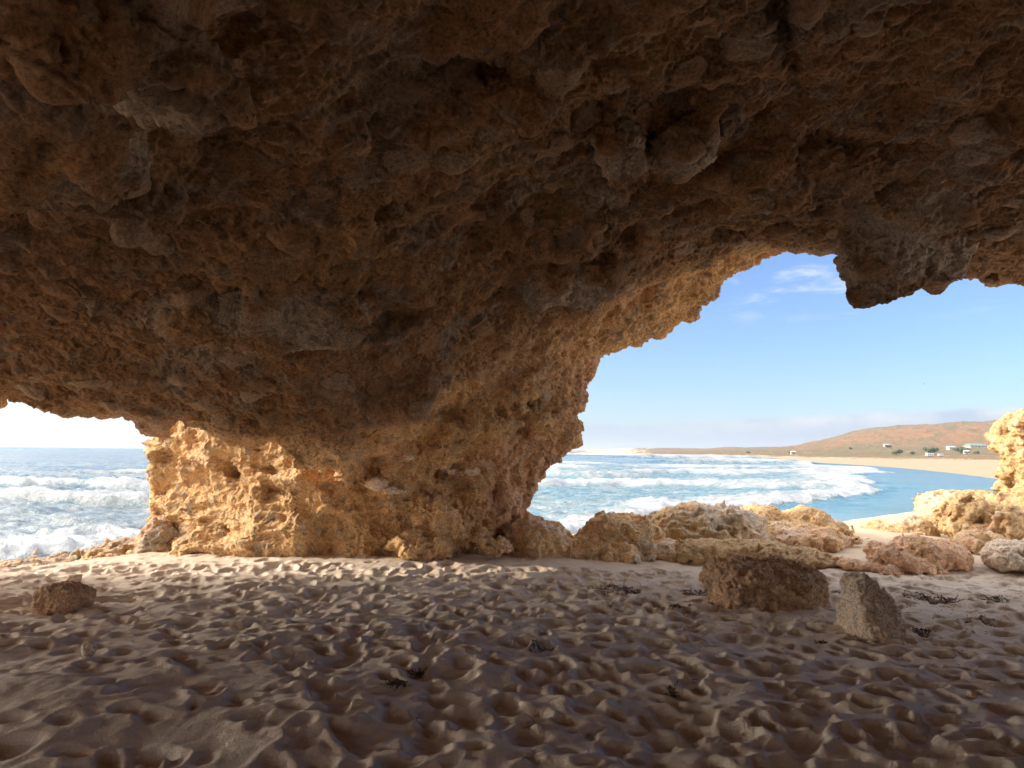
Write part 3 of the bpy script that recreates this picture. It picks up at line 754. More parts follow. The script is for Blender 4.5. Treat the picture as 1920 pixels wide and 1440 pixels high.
for (bx, by, sl, wx, hgt) in ((12, 62, .25, 22, .55), (-22, 33, .1, 12, .5), (-28, 52, -.05, 14, .5), (2, 85, .2, 16, .7), (6, 118, .1, 10, .9), (45, 150, .35, 34, .8),
                              (-34, 78, 0, 9, .5), (30, 105, .5, 24, .7), (120, 480, .5, 60, 3.0), (75, 250, .4, 30, 1.8), (10, 190, .1, 20, .7), (150, 640, .3, 60, 2.0)):
    q = (sy_ + wig * 1.6 - by - sl * (sx_ - bx)); sc_ = by / 60 + .6
    env = np.exp(-((sx_ - bx) / wx) ** 4)
    cr = np.where(q < 0, np.exp(-(q / (.8 * sc_)) ** 2), np.exp(-(q / (3.6 * sc_)) ** 2)) * env
    zz += cr * hgt
    D = np.maximum(D, env * sst(q, -1.6 * sc_, -.5 * sc_) * (1 - .75 * sst(q, 1.0 * sc_, 6 * sc_)) * .95)
# how much broken water lies between the breakers
zone = np.interp(sy_, [10, 45, 70, 100, 170, 320], [.62, .56, .36, .2, .08, .0])
rightz = np.interp(sy_, [10, 60, 120, 230, 330], [.48, .48, .46, .45, .03])
leftz = np.interp(sy_, [10, 26, 40, 55, 80, 200], [.42, .36, .28, .14, .05, .0])
kx = sst(sx_ / sy_, .22, .33); kl = sst(-sx_ / sy_, .2, .45)
base_f = zone * (1 - kx) * (1 - kl) + rightz * kx + leftz * kl
D = np.maximum(D * .95, base_f * sst(dB, 0, 1.5))
D = D * (1 - sst(sy_, 700, 900))
small = (fbm(PX, .9, 3, .55, 30) * .05 + ridge(PX, .35, 2, 33, (1, 2.2, 1)) * .05) * np.clip(1.4 - sy_ / 120, 0, 1)
zz += small * sst(dB, -6, 2) * 1.5 + small * .25 + D * far * np.clip(fbm(PX, 1.3, 4, .6, 50), -.3, 1) * .22 * np.clip(2 - sy_ / 90, 0, 1)
me = np_mesh('sea', np.stack([sx_.ravel(), sy_.ravel(), zz.ravel()], 1), grid_faces(*sx_.shape)[:, ::-1])
at = me.attributes.new('foam', 'FLOAT', 'POINT'); at.data.foreach_set('value', D.ravel().astype(F32))
m, t, b = new_mat('sea_water')
pos = t.nodes.new('ShaderNodeNewGeometry').outputs['Position']
fa = t.nodes.new('ShaderNodeAttribute'); fa.attribute_name = 'foam'; fa = fa.outputs['Fac']
sp = t.nodes.new('ShaderNodeSeparateXYZ'); t.links.new(pos, sp.inputs[0])
na = noise_n(pos, .55, 8, .68, 1.2, tree=t, sc=(.55, 1.0, 1)); nb = noise_n(pos, .06, 8, .65, .6, tree=t, sc=(.45, 1.2, 1)); nc = noise_n(pos, 3.0, 5, .6, .8, tree=t)
nn = M_('ADD', M_('ADD', M_('MULTIPLY', na, .5, tree=t), M_('MULTIPLY', nb, .3, tree=t), tree=t), M_('MULTIPLY', nc, .2, tree=t), tree=t)
fm = M_('SUBTRACT', M_('ADD', M_('MULTIPLY', fa, .34, tree=t), nn, tree=t), .66, tree=t)
fmask = smooth(fm, -.04, .16, tree=t)
fmask = M_('MULTIPLY', fmask, smooth(fa, .01, .12, tree=t), tree=t)
dist = smooth(sp.outputs[1], 20, 260, tree=t)
wc = mixc(t, dist, (.09, .19, .235), (.018, .08, .15))
wc = mixc(t, smooth(nb, .3, .75, tree=t), wc, (.05, .16, .20))
shal = smooth(sp.outputs[1], 42, 18, tree=t)
wc = mixc(t, M_('MULTIPLY', shal, .6, tree=t), wc, (.30, .37, .33))
wc = mixc(t, M_('MULTIPLY', fa, .3, tree=t), wc, (.24, .34, .36))
lw = smooth(M_('DIVIDE', sp.outputs[0], sp.outputs[1], tree=t), -.05, -.4, tree=t)
wc = mixc(t, M_('MULTIPLY', lw, .75, tree=t), wc, (.06, .085, .095))
col = mixc(t, fmask, wc, (.34, .355, .37))
t.links.new(col, b.inputs['Base Color'])
rg = M_('ADD', M_('MULTIPLY', fmask, .55, tree=t), .16, tree=t); t.links.new(rg, b.inputs['Roughness']); b.inputs['IOR'].default_value = 1.33
w1 = noise_n(pos, 1.6, 5, .6, .3, tree=t, sc=(.5, 1.4, 1)); w2 = noise_n(pos, .16, 4, .6, .3, tree=t, sc=(.5, 1.6, 1))
hgt = M_('ADD', M_('ADD', M_('MULTIPLY', w1, .16, tree=t), M_('MULTIPLY', w2, 1.0, tree=t), tree=t), M_('MULTIPLY', M_('MULTIPLY', fmask, na, tree=t), .35, tree=t), tree=t)
bp = t.nodes.new('ShaderNodeBump'); bp.inputs['Strength'].default_value = .9; bp.inputs['Distance'].default_value = .8
t.links.new(hgt, bp.inputs['Height']); t.links.new(bp.outputs[0], b.inputs['Normal'])
tag(obj('sea', me, m), kind='structure')
del sx_, sy_, ss_, PX, zz, D

# ------------------------------------------------------------------ the far shore
def hz(u): return 836.5 + .0127 * u
cols_u = np.concatenate([np.linspace(1032, 1300, 300), np.linspace(1301, 2000, 620), np.linspace(2010, 2600, 60)])
def tab(u, us, vals): return np.interp(u, us, vals)
U_ = [1032, 1100, 1180, 1280, 1400, 1480, 1560, 1650, 1750, 1868, 2000, 2600]
y_sh = np.exp(np.interp(cols_u, U_, np.log([2900, 2500, 2000, 900, 480, 370, 262, 170, 112, 70, 52, 25])))
y_bb = np.exp(np.interp(cols_u, U_, np.log([2960, 2560, 2060, 960, 640, 560, 500, 450, 380, 300, 260, 200])))
y_ft = np.exp(np.interp(cols_u, U_, np.log([3030, 2630, 2120, 1050, 800, 740, 700, 660, 620, 600, 560, 500])))
y_md = np.exp(np.interp(cols_u, U_, np.log([3100, 2750, 2350, 1700, 1400, 1200, 1100, 1050, 1000, 980, 950, 900])))
y_rg = np.exp(np.interp(cols_u, U_, np.log([3500, 3200, 3100, 3200, 2900, 2200, 1800, 1650, 1600, 1550, 1500, 1400])))
v_rg = np.interp(cols_u, [1032, 1060, 1100, 1150, 1200, 1260, 1320, 1360, 1400, 1450, 1490, 1520, 1560, 1600, 1640, 1690, 1740, 1800, 1870, 1920, 2100, 2600],
                 [848, 847, 844, 842.5, 840, 840, 841, 838.5, 839.5, 838.5, 836, 829, 820, 808.5, 802.5, 797, 795, 792, 785.5, 781, 770, 760])
v_rg = v_rg + .7 * np.interp(cols_u, [1032, 1500, 1600], [0, 0, 1]) * np.array([vnoise(np.array([u / 22.0]), np.array([3.3]), np.array([1.1]))[0] for u in cols_u])
z_sh, z_bb = np.full_like(cols_u, SEA - .25), np.full_like(cols_u, .6)
z_bb = 1.5 - (np.interp(cols_u, U_, [850.3, 851.3, 852.3, 854.8, 857.0, 858.5, 860.5, 862.5, 863.5, 865.0, 867, 872]) - hz(cols_u)) / FPX * y_bb
z_ft = 1.5 - (np.interp(cols_u, U_, [849.8, 850.2, 851.2, 852.5, 853.5, 854.5, 856, 857.5, 858, 859, 860, 864]) - hz(cols_u)) / FPX * y_ft
z_md = 1.5 - (np.interp(cols_u, U_, [849.3, 848.8, 847, 846.5, 846, 845, 843, 840, 838, 836, 834, 830]) - hz(cols_u)) / FPX * y_md
z_rg = 1.5 - (v_rg - hz(cols_u)) / FPX * y_rg
rows = []
def lerp_rows(n, ya, yb, za, zb, pw=1.0, end=False):
    for i in range(n + (1 if end else 0)):
        q = i / n; rows.append((ya + (yb - ya) * q, za + (zb - za) * (q ** pw)))
lerp_rows(26, y_sh, y_bb, z_sh, z_bb); lerp_rows(24, y_bb, y_ft, z_bb, z_ft); lerp_rows(46, y_ft, y_md, z_ft, z_md); lerp_rows(90, y_md, y_rg, z_md, z_rg, .92)
lerp_rows(8, y_rg, y_rg * 1.4, z_rg, z_rg * .55, end=True)
LYc = np.array([r[0] for r in rows]); LZ = np.array([r[1] for r in rows])
# columns fan out from the cave mouth
dirx = np.array([ray(u, hz(u))[0] / ray(u, hz(u))[1] for u in cols_u])
LX = LYc * dirx[None, :]
tt = np.arange(len(rows))[:, None]
P_ = (LX.astype(F32), LYc.astype(F32), (LZ * 0).astype(F32))
hillw = sst(tt, 50, 96) * (1 - sst(tt, 176, 188) * .7)
LZ = LZ + hillw * (fbm(P_, 1 / 160., 4, .5, 3) * 6 - np.abs(fbm(P_, 1 / 90., 4, .55, 9)) * 11.0) * np.clip(LZ / 60, .12, 1) + sst(tt, 26, 30) * ridge(P_, 1 / 12., 3, 21) * .55 * np.clip(LYc / 700, .3, 1.6)
LZ[:1] = SEA - .5
dune = sst(tt, 24, 28) * (1 - sst(tt, 29, 36))
LZ = LZ + dune * (.8 + .6 * fbm(P_, 1 / 25., 2, .5, 6)) * np.clip(LYc / 500, .2, 1.5)
me = np_mesh('hill', np.stack([LX.ravel(), LYc.ravel(), LZ.ravel()], 1), grid_faces(*LX.shape)[:, ::-1])
a1 = fbm(P_, 1 / 120., 4, .6, 40); a2 = fbm(P_, 1 / 30., 3, .6, 44); a3 = fbm(P_, 1 / 9., 3, .6, 48)
sandc = np.array([.32, .25, .17]); scr = np.array([.16, .115, .06]); red = np.array([.26, .118, .055]); grn = np.array([.12, .125, .06])
hw_ = sst(LZ, 10, 55)
colr = scr + (red - scr) * (sst(a1 + .5 * a2 + .55 * hw_, .05, .75) * .8)[..., None]
colr = colr + (grn - colr) * (sst(a3 + .3 * a2, .25, .7) * .6)[..., None]
colr = colr + (sandc * .9 - colr) * (sst(a2 * .8 + a3 * .7, .55, .95) * sst(-LZ, -18, -6) * .9)[..., None]
sw = np.clip(1 - sst(tt + 3.0 * a3, 26, 31) + 0 * LX, 0, 1)[..., None]
colr = colr * (1 - sw) + sandc * sw
# pale bare dunes at the far left end of the shore
pd = sst(a2 + .5 * a3 + 1.1 - .9 * np.abs((np.broadcast_to(cols_u, LX.shape) - 1150) / 62) ** 2, .35, .7) * (np.broadcast_to(cols_u, LX.shape) < 1240)
colr = colr + (np.array([.72, .60, .44]) - colr) * (pd * .85)[..., None]
set_col(me, colr.reshape(-1, 3))
m, t, b = new_mat('scrub_hill')
at = t.nodes.new('ShaderNodeAttribute'); at.attribute_name = 'tint'
pos = t.nodes.new('ShaderNodeNewGeometry').outputs['Position']
n1 = noise_n(pos, .22, 5, .65, tree=t)
sp = t.nodes.new('ShaderNodeSeparateXYZ'); t.links.new(pos, sp.inputs[0])
c = mixc(t, M_('MULTIPLY', smooth(n1, .42, .60, tree=t), M_('MULTIPLY', smooth(sp.outputs[2], 1.8, 4, tree=t), .55, tree=t), tree=t), at.outputs['Color'], (.075, .075, .04))
t.links.new(c, b.inputs['Base Color']); b.inputs['Roughness'].default_value = .95; b.inputs['Specular IOR Level'].default_value = .1
bp = t.nodes.new('ShaderNodeBump'); bp.inputs['Strength'].default_value = .6; bp.inputs['Distance'].default_value = 1.2
t.links.new(n1, bp.inputs['Height']); t.links.new(bp.outputs[0], b.inputs['Normal'])
tag(obj('hill', me, m), kind='structure')
LP = np.stack([LX.ravel(), LYc.ravel(), LZ.ravel()], 1)
LAND = BVHTree.FromPolygons([tuple(p) for p in LP.tolist()], grid_faces(*LX.shape).tolist())
def on_land(u, v):
    d = Vector(ray(u, v)).normalized(); hit = LAND.ray_cast(Vector(EYE), d)
    if hit[0] is None: hit = LAND.ray_cast(Vector(EYE), Vector(ray(u, v + 3)).normalized())
    return hit[0]
del LX, LZ, LYc

def flat_mat(name, col, rough=.8, metal=0):
    m, t, b = new_mat(name)
    pos = t.nodes.new('ShaderNodeNewGeometry').outputs['Position']
    n = noise_n(pos, 1.5, 4, .6, tree=t)
    c = mixc(t, n, tuple(q * .82 for q in col), tuple(min(1, q * 1.15) for q in col))
    t.links.new(c, b.inputs['Base Color']); b.inputs['Roughness'].default_value = rough; b.inputs['Metallic'].default_value = metal
    return m
M_WALL = flat_mat('pale_render', (.42, .38, .31)); M_ROOFG = flat_mat('green_steel_roof', (.14, .24, .19), .7); M_ROOFW = flat_mat('pale_steel_roof', (.46, .47, .48), .6)
M_GLASS = flat_mat('window_glass', (.04, .05, .06), .15); M_WHITE = flat_mat('white_paint', (.55, .55, .54), .5); M_TYRE = flat_mat('rubber', (.03, .03, .03))
def boxes_me(name, bs):
    bm = bmesh.new()
    for (x0, x1, y0, y1, z0, z1) in bs:
        g = bmesh.ops.create_cube(bm, size=1)['verts']
        for v in g: v.co = Vector(((x0 + x1) / 2 + v.co.x * (x1 - x0), (y0 + y1) / 2 + v.co.y * (y1 - y0), (z0 + z1) / 2 + v.co.z * (z1 - z0)))
    me = bpy.data.meshes.new(name); bm.to_mesh(me); bm.free(); return me
def roof_me(wd, dp, z0, hh, ov=.6, hip=0.0):
    bm = bmesh.new(); x, y = wd / 2 + ov, dp / 2 + ov
    lo_ = [bm.verts.new(q) for q in ((-x, -y, z0), (x, -y, z0), (x, y, z0), (-x, y, z0))]
    hi_ = [bm.verts.new(q) for q in ((-x + hip, 0, z0 + hh), (x - hip, 0, z0 + hh))]
    bm.faces.new(lo_[::-1]); bm.faces.new((lo_[0], lo_[1], hi_[1], hi_[0])); bm.faces.new((lo_[2], lo_[3], hi_[0], hi_[1]))
    bm.faces.new((lo_[1], lo_[2], hi_[1])); bm.faces.new((lo_[3], lo_[0], hi_[0]))
    me = bpy.data.meshes.new('roof'); bm.to_mesh(me); bm.free(); return me
def house(u, v, wpx, wh, rh, label, rm, hip=0, turn=.2, name='house', cat='house'):
    p = on_land(u, v); wd = wpx * p.y / FPX; dp = wd * .55
    r = empty(name, p - Vector((0, 0, .5))); r.rotation_euler.z = turn; tag(r, label, cat)
    obj('wall', boxes_me('wall', [(-wd / 2, wd / 2, -dp / 2, dp / 2, 0, .5 + wh)]), M_WALL, r)
    obj('roof', roof_me(wd, dp, .5 + wh + .02, rh, .05 * wd, hip * wd), rm, r)
    n = max(3, int(wd / 4))
    for i in range(n):
        x = -wd / 2 + (i + .5) * wd / n
        if i == n // 2: obj('door', boxes_me('door', [(x - .5, x + .5, -dp / 2 - .06, -dp / 2 + .02, .5, 2.6)]), M_GLASS, r)
        else: obj('window', boxes_me('window', [(x - .8, x + .8, -dp / 2 - .05, -dp / 2 + .02, 1.5, 2.7)]), M_GLASS, r)
    return r
house(1829, 839, 36, 2.2, 2.6, 'long house under a low green hipped roof on the hillside, far right', M_ROOFG, .2, .15)
house(1783, 843, 15, 2.8, 1.2, 'small house with a pale flat-pitched roof left of the green-roofed one', M_ROOFW, 0, .3)
house(1812, 851, 9, 2.4, 1.0, 'tiny white-roofed hut below the long green-roofed house', M_ROOFW, 0, -.2, 'hut', 'hut')
house(1662, 837, 10, 2.6, 1.0, 'tiny pale house by itself highest up the slope', M_ROOFW, 0, .1)
house(1487, 852, 9, 2.6, 1.0, 'tiny white-roofed beach shack on the low flat land', M_ROOFW, 0, .1, 'shack', 'shack')
def caravan(u, v, wpx, label):
    p = on_land(u, v); L_ = wpx * p.y / FPX; H = L_ * .36
    r = empty('caravan', p); tag(r, label, 'caravan', 'caravans parked behind the beach'); r.rotation_euler.z = .2
    me = boxes_me('body', [(-L_ / 2, L_ / 2, -L_ * .18, L_ * .18, .5, .5 + H)])
    bm = bmesh.new(); bm.from_mesh(me); bmesh.ops.bevel(bm, geom=[e for e in bm.edges], offset=H * .14, segments=3, affect='EDGES', profile=.5); bm.to_mesh(me); bm.free()
    obj('body', me, M_WHITE, r)
    for i in (-1, 0, 1): obj('window', boxes_me('window', [(i * L_ * .28 - L_ * .08, i * L_ * .28 + L_ * .08, -L_ * .18 - .04, -L_ * .18 + .02, .5 + H * .5, .5 + H * .78)]), M_GLASS, r)
    for i in (-1, 1):
        bm = bmesh.new(); bmesh.ops.create_cone(bm, cap_ends=True, segments=16, radius1=.35, radius2=.35, depth=.22, matrix=Matrix.Translation((i * L_ * .22, -L_ * .17, .33)) @ Matrix.Rotation(math.pi / 2, 4, 'X'))
        me = bpy.data.meshes.new('wheel'); bm.to_mesh(me); bm.free(); obj('wheel', me, M_TYRE, r)
caravan(1743, 856, 15, 'larger white caravan behind the beach'); caravan(1764, 856, 11, 'smaller white caravan parked right of the larger one')

# trees on the flat below the hill
M_LEAF, t, b = new_mat('coastal_leaf')
pos = t.nodes.new('ShaderNodeNewGeometry').outputs['Position']
t.links.new(mixc(t, noise_n(pos, .5, 3, tree=t), (.05, .075, .03), (.12, .14, .06)), b.inputs['Base Color']); b.inputs['Roughness'].default_value = .7
M_BARK = flat_mat('bark', (.16, .12, .09))
def tree(u, v, wpx, hpx, label, seed):
    rr = np.random.default_rng(seed); p = on_land(u, v); s = p.y / FPX; wd, ht = wpx * s, hpx * s
    r = empty('tree', p - Vector((0, 0, .3))); tag(r, label, 'tree', 'trees at the foot of the hill')
    cl = [(rr.uniform(-.38, .38) * wd, rr.uniform(-.3, .3) * wd, ht * rr.uniform(.45, .82), wd * rr.uniform(.14, .24)) for _ in range(9)]
    V_, F_ = [], []
    for (x, y, z, q) in cl:
        for _ in range(150):
            d = rr.normal(size=3); d /= np.linalg.norm(d); c = np.array([x, y, z]) + d * q * rr.uniform(.5, 1.05) * np.array([1, 1, .75])
            a = rr.normal(size=3); a /= np.linalg.norm(a); bb = np.cross(a, d); k = wd * .035
            n0 = len(V_); V_ += [c - a * k - bb * k, c + a * k - bb * k, c + a * k + bb * k, c - a * k + bb * k]; F_.append((n0, n0 + 1, n0 + 2, n0 + 3))
    obj('crown', np_mesh('crown', np.array(V_), np.array(F_), False), M_LEAF, r)
    bm = bmesh.new()
    def limb(a, b_, ra, rb):
        a, b_ = Vector(a), Vector(b_); d = b_ - a
        bmesh.ops.create_cone(bm, cap_ends=True, segments=7, radius1=ra, radius2=rb, depth=d.length, matrix=Matrix.Translation((a + b_) / 2) @ d.to_track_quat('Z', 'Y').to_matrix().to_4x4())
    k = wd * .03; limb((0, 0, 0), (0, 0, ht * .4), k * 1.4, k)
    for c in cl[:5]: limb((0, 0, ht * .36), c[:3], k * .8, k * .3)
    me = bpy.data.meshes.new('trunk'); bm.to_mesh(me); bm.free(); obj('trunk', me, M_BARK, r)
for i, (u, v, a_w, a_h, lb) in enumerate([
    (1681, 853, 21, 10, 'round dark tree left of the caravans'), (1743, 851, 26, 12, 'broad tree just behind the larger caravan'), (1801, 851, 26, 12, 'widest dark tree, below and left of the green-roofed house'),
    (1665, 840, 12, 6, 'small tree beside the tiny pale house high on the slope'), (1594, 843, 9, 5, 'lone small tree on the lower slope left of the others'), (1482, 850, 12, 5, 'small bushy tree behind the beach shack'),
    (1402, 850, 9, 4, 'leftmost tiny tree on the low flat shore'), (1712, 852, 12, 6, 'small tree between the round tree and the broad one'), (1832, 851, 12, 6, 'small low tree right of the widest one')]):
    tree(u, v, a_w, a_h, lb, 100 + i)

# a gull far out in the sky
def gull(u, v, y, span, label, bank):
    c = Vector(W(u, v, y)); s = span / 2
    bm = bmesh.new()
    prof = [(-1, .02, .16), (-.55, .10, .20), (-.12, .0, .0), (0, .0, -.02), (.12, 0, 0), (.55, .10, .20), (1, .02, .16)]
    up_, dn = [], []
    for (x, yy, z) in prof:
        ch = .16 * (1 - abs(x) * .75)
        up_.append((bm.verts.new((x * s, (yy + ch) * s, z * s + .012 * s)), bm.verts.new((x * s, (yy - ch) * s, z * s + .012 * s))))
        dn.append((bm.verts.new((x * s, (yy + ch) * s, z * s - .02 * s)), bm.verts.new((x * s, (yy - ch) * s, z * s - .02 * s))))
    for i in range(len(prof) - 1):
        bm.faces.new((up_[i][0], up_[i][1], up_[i + 1][1], up_[i + 1][0])); bm.faces.new((dn[i][0], dn[i + 1][0], dn[i + 1][1], dn[i][1]))
        bm.faces.new((up_[i][0], up_[i + 1][0], dn[i + 1][0], dn[i][0])); bm.faces.new((up_[i][1], dn[i][1], dn[i + 1][1], up_[i + 1][1]))
    sec = [(-.62, .005), (-.5, .06), (-.38, .075), (-.2, .11), (.1, .12), (.35, .07), (.55, .10), (.6, .02)]
    rings = [[bm.verts.new((math.cos(k * math.pi / 4) * q * s, -yy * s, math.sin(k * math.pi / 4) * q * .8 * s)) for k in range(8)] for (yy, q) in sec]
    for a, b_ in zip(rings, rings[1:]):
        for k in range(8): bm.faces.new((a[k], a[(k + 1) % 8], b_[(k + 1) % 8], b_[k]))
    bmesh.ops.recalc_face_normals(bm, faces=bm.faces)
    me = bpy.data.meshes.new('gull'); bm.to_mesh(me); bm.free()
    o = obj('gull', me, M_GULL); o.location = c; o.rotation_euler = (0.05, bank, 1.2); tag(o, label, 'bird')
M_GULL = flat_mat('gull_feather', (.45, .45, .46))
gull(1733, 720, 150, 1.15, 'tiny gull gliding in the clear sky above the bay', .35)

# ------------------------------------------------------------------ small stones
def find_sand(u, v):
    """the sand point seen at pixel (u, v)"""
    d = ray(u, v); tt_ = 2.0
    while tt_ < 40:
        p = EYE + d * tt_
        if p[2] < hsand(p[0], p[1]): return p
        tt_ += .02
    return EYE + d * 12
PROTO = []
for k in range(7):
    o = make_rock('stone', None, None, [ell(0, 0, 0, 1.0, .8, .62, 0, 0, 2.4), ell(.35 * math.cos(k), .3 * math.sin(k), .1, .7, .6, .5, 0, .3, 2.2)], .085, (PAL * .85, PNK, GRY, OCH), .9, .7, 1, 200 + k, k=.1, fine=.0)
    PROTO.append(o)
used = [False] * 7
def stone(p, size, k, label, group=None, rz=0, flat=1.0, tilt=0, name='stone', cat='stone'):
    o = PROTO[k]
    if used[k]:
        o = o.copy(); C.objects.link(o)
    used[k] = True
    for key in list(o.keys()):
        if key in ('label', 'category', 'group', 'kind'): del o[key]
    o.name = name; o.location = (p[0], p[1], p[2] - size * .35 * flat); o.scale = (size, size, size * flat); o.rotation_euler = (tilt, tilt * .5, rz)
    return tag(o, label, cat, group)
stone(find_sand(141, 1092), .07, 0, 'small pale sunlit stone just behind the low brown boulder')
stone(find_sand(1672, 1074), .085, 1, 'small pale stone on the sand in front of the reddish slab', rz=1)
stone(find_sand(163, 1231), .055, 2, 'small pointed brown stone half sunk in the sand, left foreground', rz=2, flat=1.3)
stone(find_sand(1822, 1308), .03, 3, 'tiny brown pebble on the sand, lower right', rz=2)
# rubble shelf running from the pillar foot down to the water on the left
make_rock('rock_shelf', 'low grey rubbly rock shelf running from the pillar foot to the water, left', 'rock shelf',
    [E(250, 1052, 11.6, 170, 60, .8), E(310, 1030, 11.4, 110, 110, .6), E(270, 1040, 11.8, 100, 60, .6), E(160, 1068, 12.0, 240, 36, 1.1), E(30, 1080, 13.2, 260, 22, 1.0), E(-150, 1090, 13.6, 300, 24, 1.0)], .05, (GRY * .8, OCH * .7, GRY * .65, PNK * .7), 1.2, 1.3, 1, 91, k=.1)
rr = np.random.default_rng(77)
for i in range(48):
    u = rr.uniform(-60, 330); v = np.interp(u, [-60, 0, 150, 260, 330], [1086, 1078, 1062, 1048, 1052]) + rr.normal(0, 7) + 3
    y = rr.uniform(10.6, 12.6); p = W(u, v, y); p[2] = max(hsand(p[0], p[1]), p[2] - .05)
    sz = rr.uniform(.04, .13) * (1.4 if i % 9 == 0 else 1)
    stone(p, sz, 4 + i % 3, 'grey-brown loose stone strewn over the rock shelf left of the pillar', 'loose stones on the left rock shelf', rz=rr.uniform(0, 6), flat=rr.uniform(.6, 1.1), tilt=rr.uniform(-.4, .4))
MAT_COB = rock_mat('pale_cobble', 0.15, 1.0, 1.25)
for (u, v, wpx, k, lb) in [(708, 927, 34, 0, 'largest of the cobbles in the lower niche of the pillar, leftmost'), (733, 931, 22, 3, 'rounded cobble next to the largest one, lower niche of the pillar'),
        (746, 929, 14, 1, 'small cobble wedged third from left in the lower niche'), (758, 927, 13, 2, 'small cobble at the right end of the lower niche of the pillar'),
        (815, 884, 22, 5, 'cobble at the left end of the upper niche of the pillar'), (832, 886, 24, 0, 'brown cobble second from left in the upper niche'),
        (850, 894, 18, 3, 'pale round cobble third from left in the upper niche'), (862, 895, 13, 4, 'small cobble between two pale ones in the upper niche'),
        (884, 896, 22, 1, 'smooth grey-white cobble at the right end of the upper niche'), (716, 861, 40, 6, 'pale angular stone lodged high in the pillar face'), (764, 866, 18, 2, 'dark rounded cobble lodged right of the angular stone')]:
    d = Vector(ray(u, v)).normalized(); hit = CAVE_BVH.ray_cast(Vector(EYE), d)
    if hit[0] is None: continue
    sz = wpx * hit[0].y / FPX * .6
    p = hit[0] - d * (sz * .8 + .06)
    o = stone((p.x, p.y, p.z + sz * .3), sz, k, lb, 'cobbles lodged in the pillar', rz=u * .7, flat=.9, name='cobble', cat='cobble')
    o.material_slots[0].link = 'OBJECT'; o.material_slots[0].material = MAT_COB

# ------------------------------------------------------------------ seaweed
M_WEED = flat_mat('dried_seaweed', (.10, .06, .04), .7)
def ribbons(n, rx, ry, hh, ln, seed, wd=.004):
    rr = np.random.default_rng(seed); V_, F_ = [], []
    for _ in range(n):
        r = math.sqrt(rr.random()); a = rr.uniform(0, 6.28); x, y = rx * r * math.cos(a), ry * r * math.sin(a); z = abs(rr.normal()) * hh * (1 - r * .8) * .5
        d = rr.uniform(0, 6.28); st = ln * rr.uniform(.4, 1.2) / 6; pz = rr.normal() * .3
        for k in range(7):
            w_ = wd * (1 - .1 * k) * rr.uniform(.7, 1.3); nx_, ny_ = -math.sin(d), math.cos(d)
            tw = rr.uniform(-1, 1) * .6
            V_ += [(x - nx_ * w_, y - ny_ * w_, z - w_ * tw), (x + nx_ * w_, y + ny_ * w_, z + w_ * tw), (x, y, z + w_ * 1.1)]
            if k: 
                b0 = len(V_) - 6
                for q in range(3): F_.append((b0 + q, b0 + (q + 1) % 3, b0 + 3 + (q + 1) % 3, b0 + 3 + q))
            d += rr.normal() * .7; pz = pz * .6 + rr.normal() * .35
            x += math.cos(d) * st; y += math.sin(d) * st; z = max(.002, z + pz * st)
    return np.array(V_), np.array(F_)
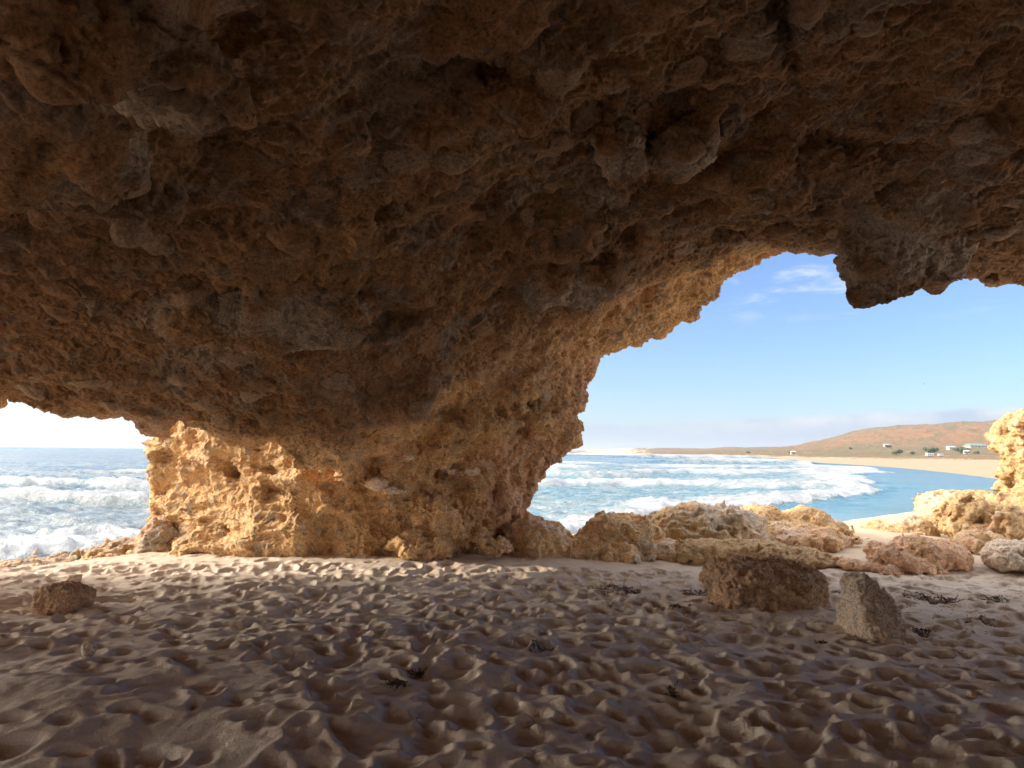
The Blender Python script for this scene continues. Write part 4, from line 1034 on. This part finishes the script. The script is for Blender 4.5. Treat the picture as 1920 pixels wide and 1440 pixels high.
for i, (u, v, wpx, n, lb) in enumerate([
    (745, 1281, 38, 70, 'dark tangled seaweed clump in the centre foreground, larger of a close pair'), (786, 1270, 18, 30, 'smaller seaweed clump just right of the larger foreground one'),
    (1014, 1222, 52, 60, 'thin dark streak of seaweed on the sand below the pillar foot'), (1150, 1104, 90, 120, 'broad dark seaweed patch on sand between the pillar and big boulder'),
    (1275, 1138, 44, 60, 'dense seaweed clump at the left foot of the big boulder'), (1303, 1116, 55, 70, 'loose seaweed tangle against the left side of the big boulder'),
    (1718, 1122, 60, 70, 'seaweed tangle just right of the wedge-shaped boulder top'), (1728, 1192, 36, 45, 'seaweed clump beside the foot of the wedge-shaped boulder, right'),
    (1765, 1128, 70, 80, 'seaweed patch in the middle of the right-hand sand'), (1868, 1126, 44, 90, 'compact dark seaweed clump on sand near the right edge'),
    (1840, 1160, 50, 50, 'sparse seaweed wisps below the compact clump, right edge'), (1575, 1110, 30, 40, 'seaweed bits in the gap between the two big boulders'),
    (1262, 1302, 20, 30, 'tiny seaweed tuft in the centre-right foreground'), (1540, 1205, 24, 24, 'tiny seaweed tuft in front of the two boulders')]):
    p = find_sand(u, v); rx = wpx * p[1] / FPX / 2
    V_, F_ = ribbons(n, rx, rx * .8, min(.03, rx * .2), max(.06, rx * .5), 300 + i)
    for q in range(len(V_)): V_[q, 2] += hsand(p[0] + V_[q, 0], p[1] + V_[q, 1]) - p[2]
    o = obj('seaweed', np_mesh('seaweed', V_, F_, False), M_WEED); o.location = p
    tag(o, lb, 'seaweed', 'seaweed clumps on the cave sand')
# fine litter of weed crumbs nobody could count
rr = np.random.default_rng(9); VV, FF = [], []
for i in range(1500):
    if i % 3: x, y = rr.uniform(1.0, 8.0), 7.4 + rr.normal() * 1.0
    else: x, y = rr.uniform(-6, 7), rr.uniform(2.6, 9.6)
    if x < 1 and rr.random() < .6: continue
    V_, F_ = ribbons(1, .01, .01, .005, rr.uniform(.015, .06), 5000 + i, rr.uniform(.0015, .0035))
    V_ = V_ + np.array([x, y, hsand(x, y) + .001]); FF.append(F_ + sum(len(q) for q in VV[-1:]) * 0 + (len(VV) * 21)); VV.append(V_)
tag(obj('seaweed_litter', np_mesh('seaweed_litter', np.concatenate(VV), np.concatenate(FF), False), M_WEED), 'dark crumbs of dried seaweed scattered over the sand', 'seaweed litter', kind='stuff')

# ------------------------------------------------------------------ sea air
me = boxes_me('haze', [(-60000, 60000, -60000, 60000, -6, 170)])
m = bpy.data.materials.new('sea_air'); m.use_nodes = True; t = m.node_tree; t.nodes.clear()
pv = t.nodes.new('ShaderNodeVolumePrincipled'); pv.inputs['Density'].default_value = HAZE; pv.inputs['Color'].default_value = (.62, .69, .80, 1); pv.inputs['Anisotropy'].default_value = .3
t.links.new(pv.outputs[0], t.nodes.new('ShaderNodeOutputMaterial').inputs['Volume'])
tag(obj('haze', me, m), kind='stuff', label='thin pale sea haze over the bay')
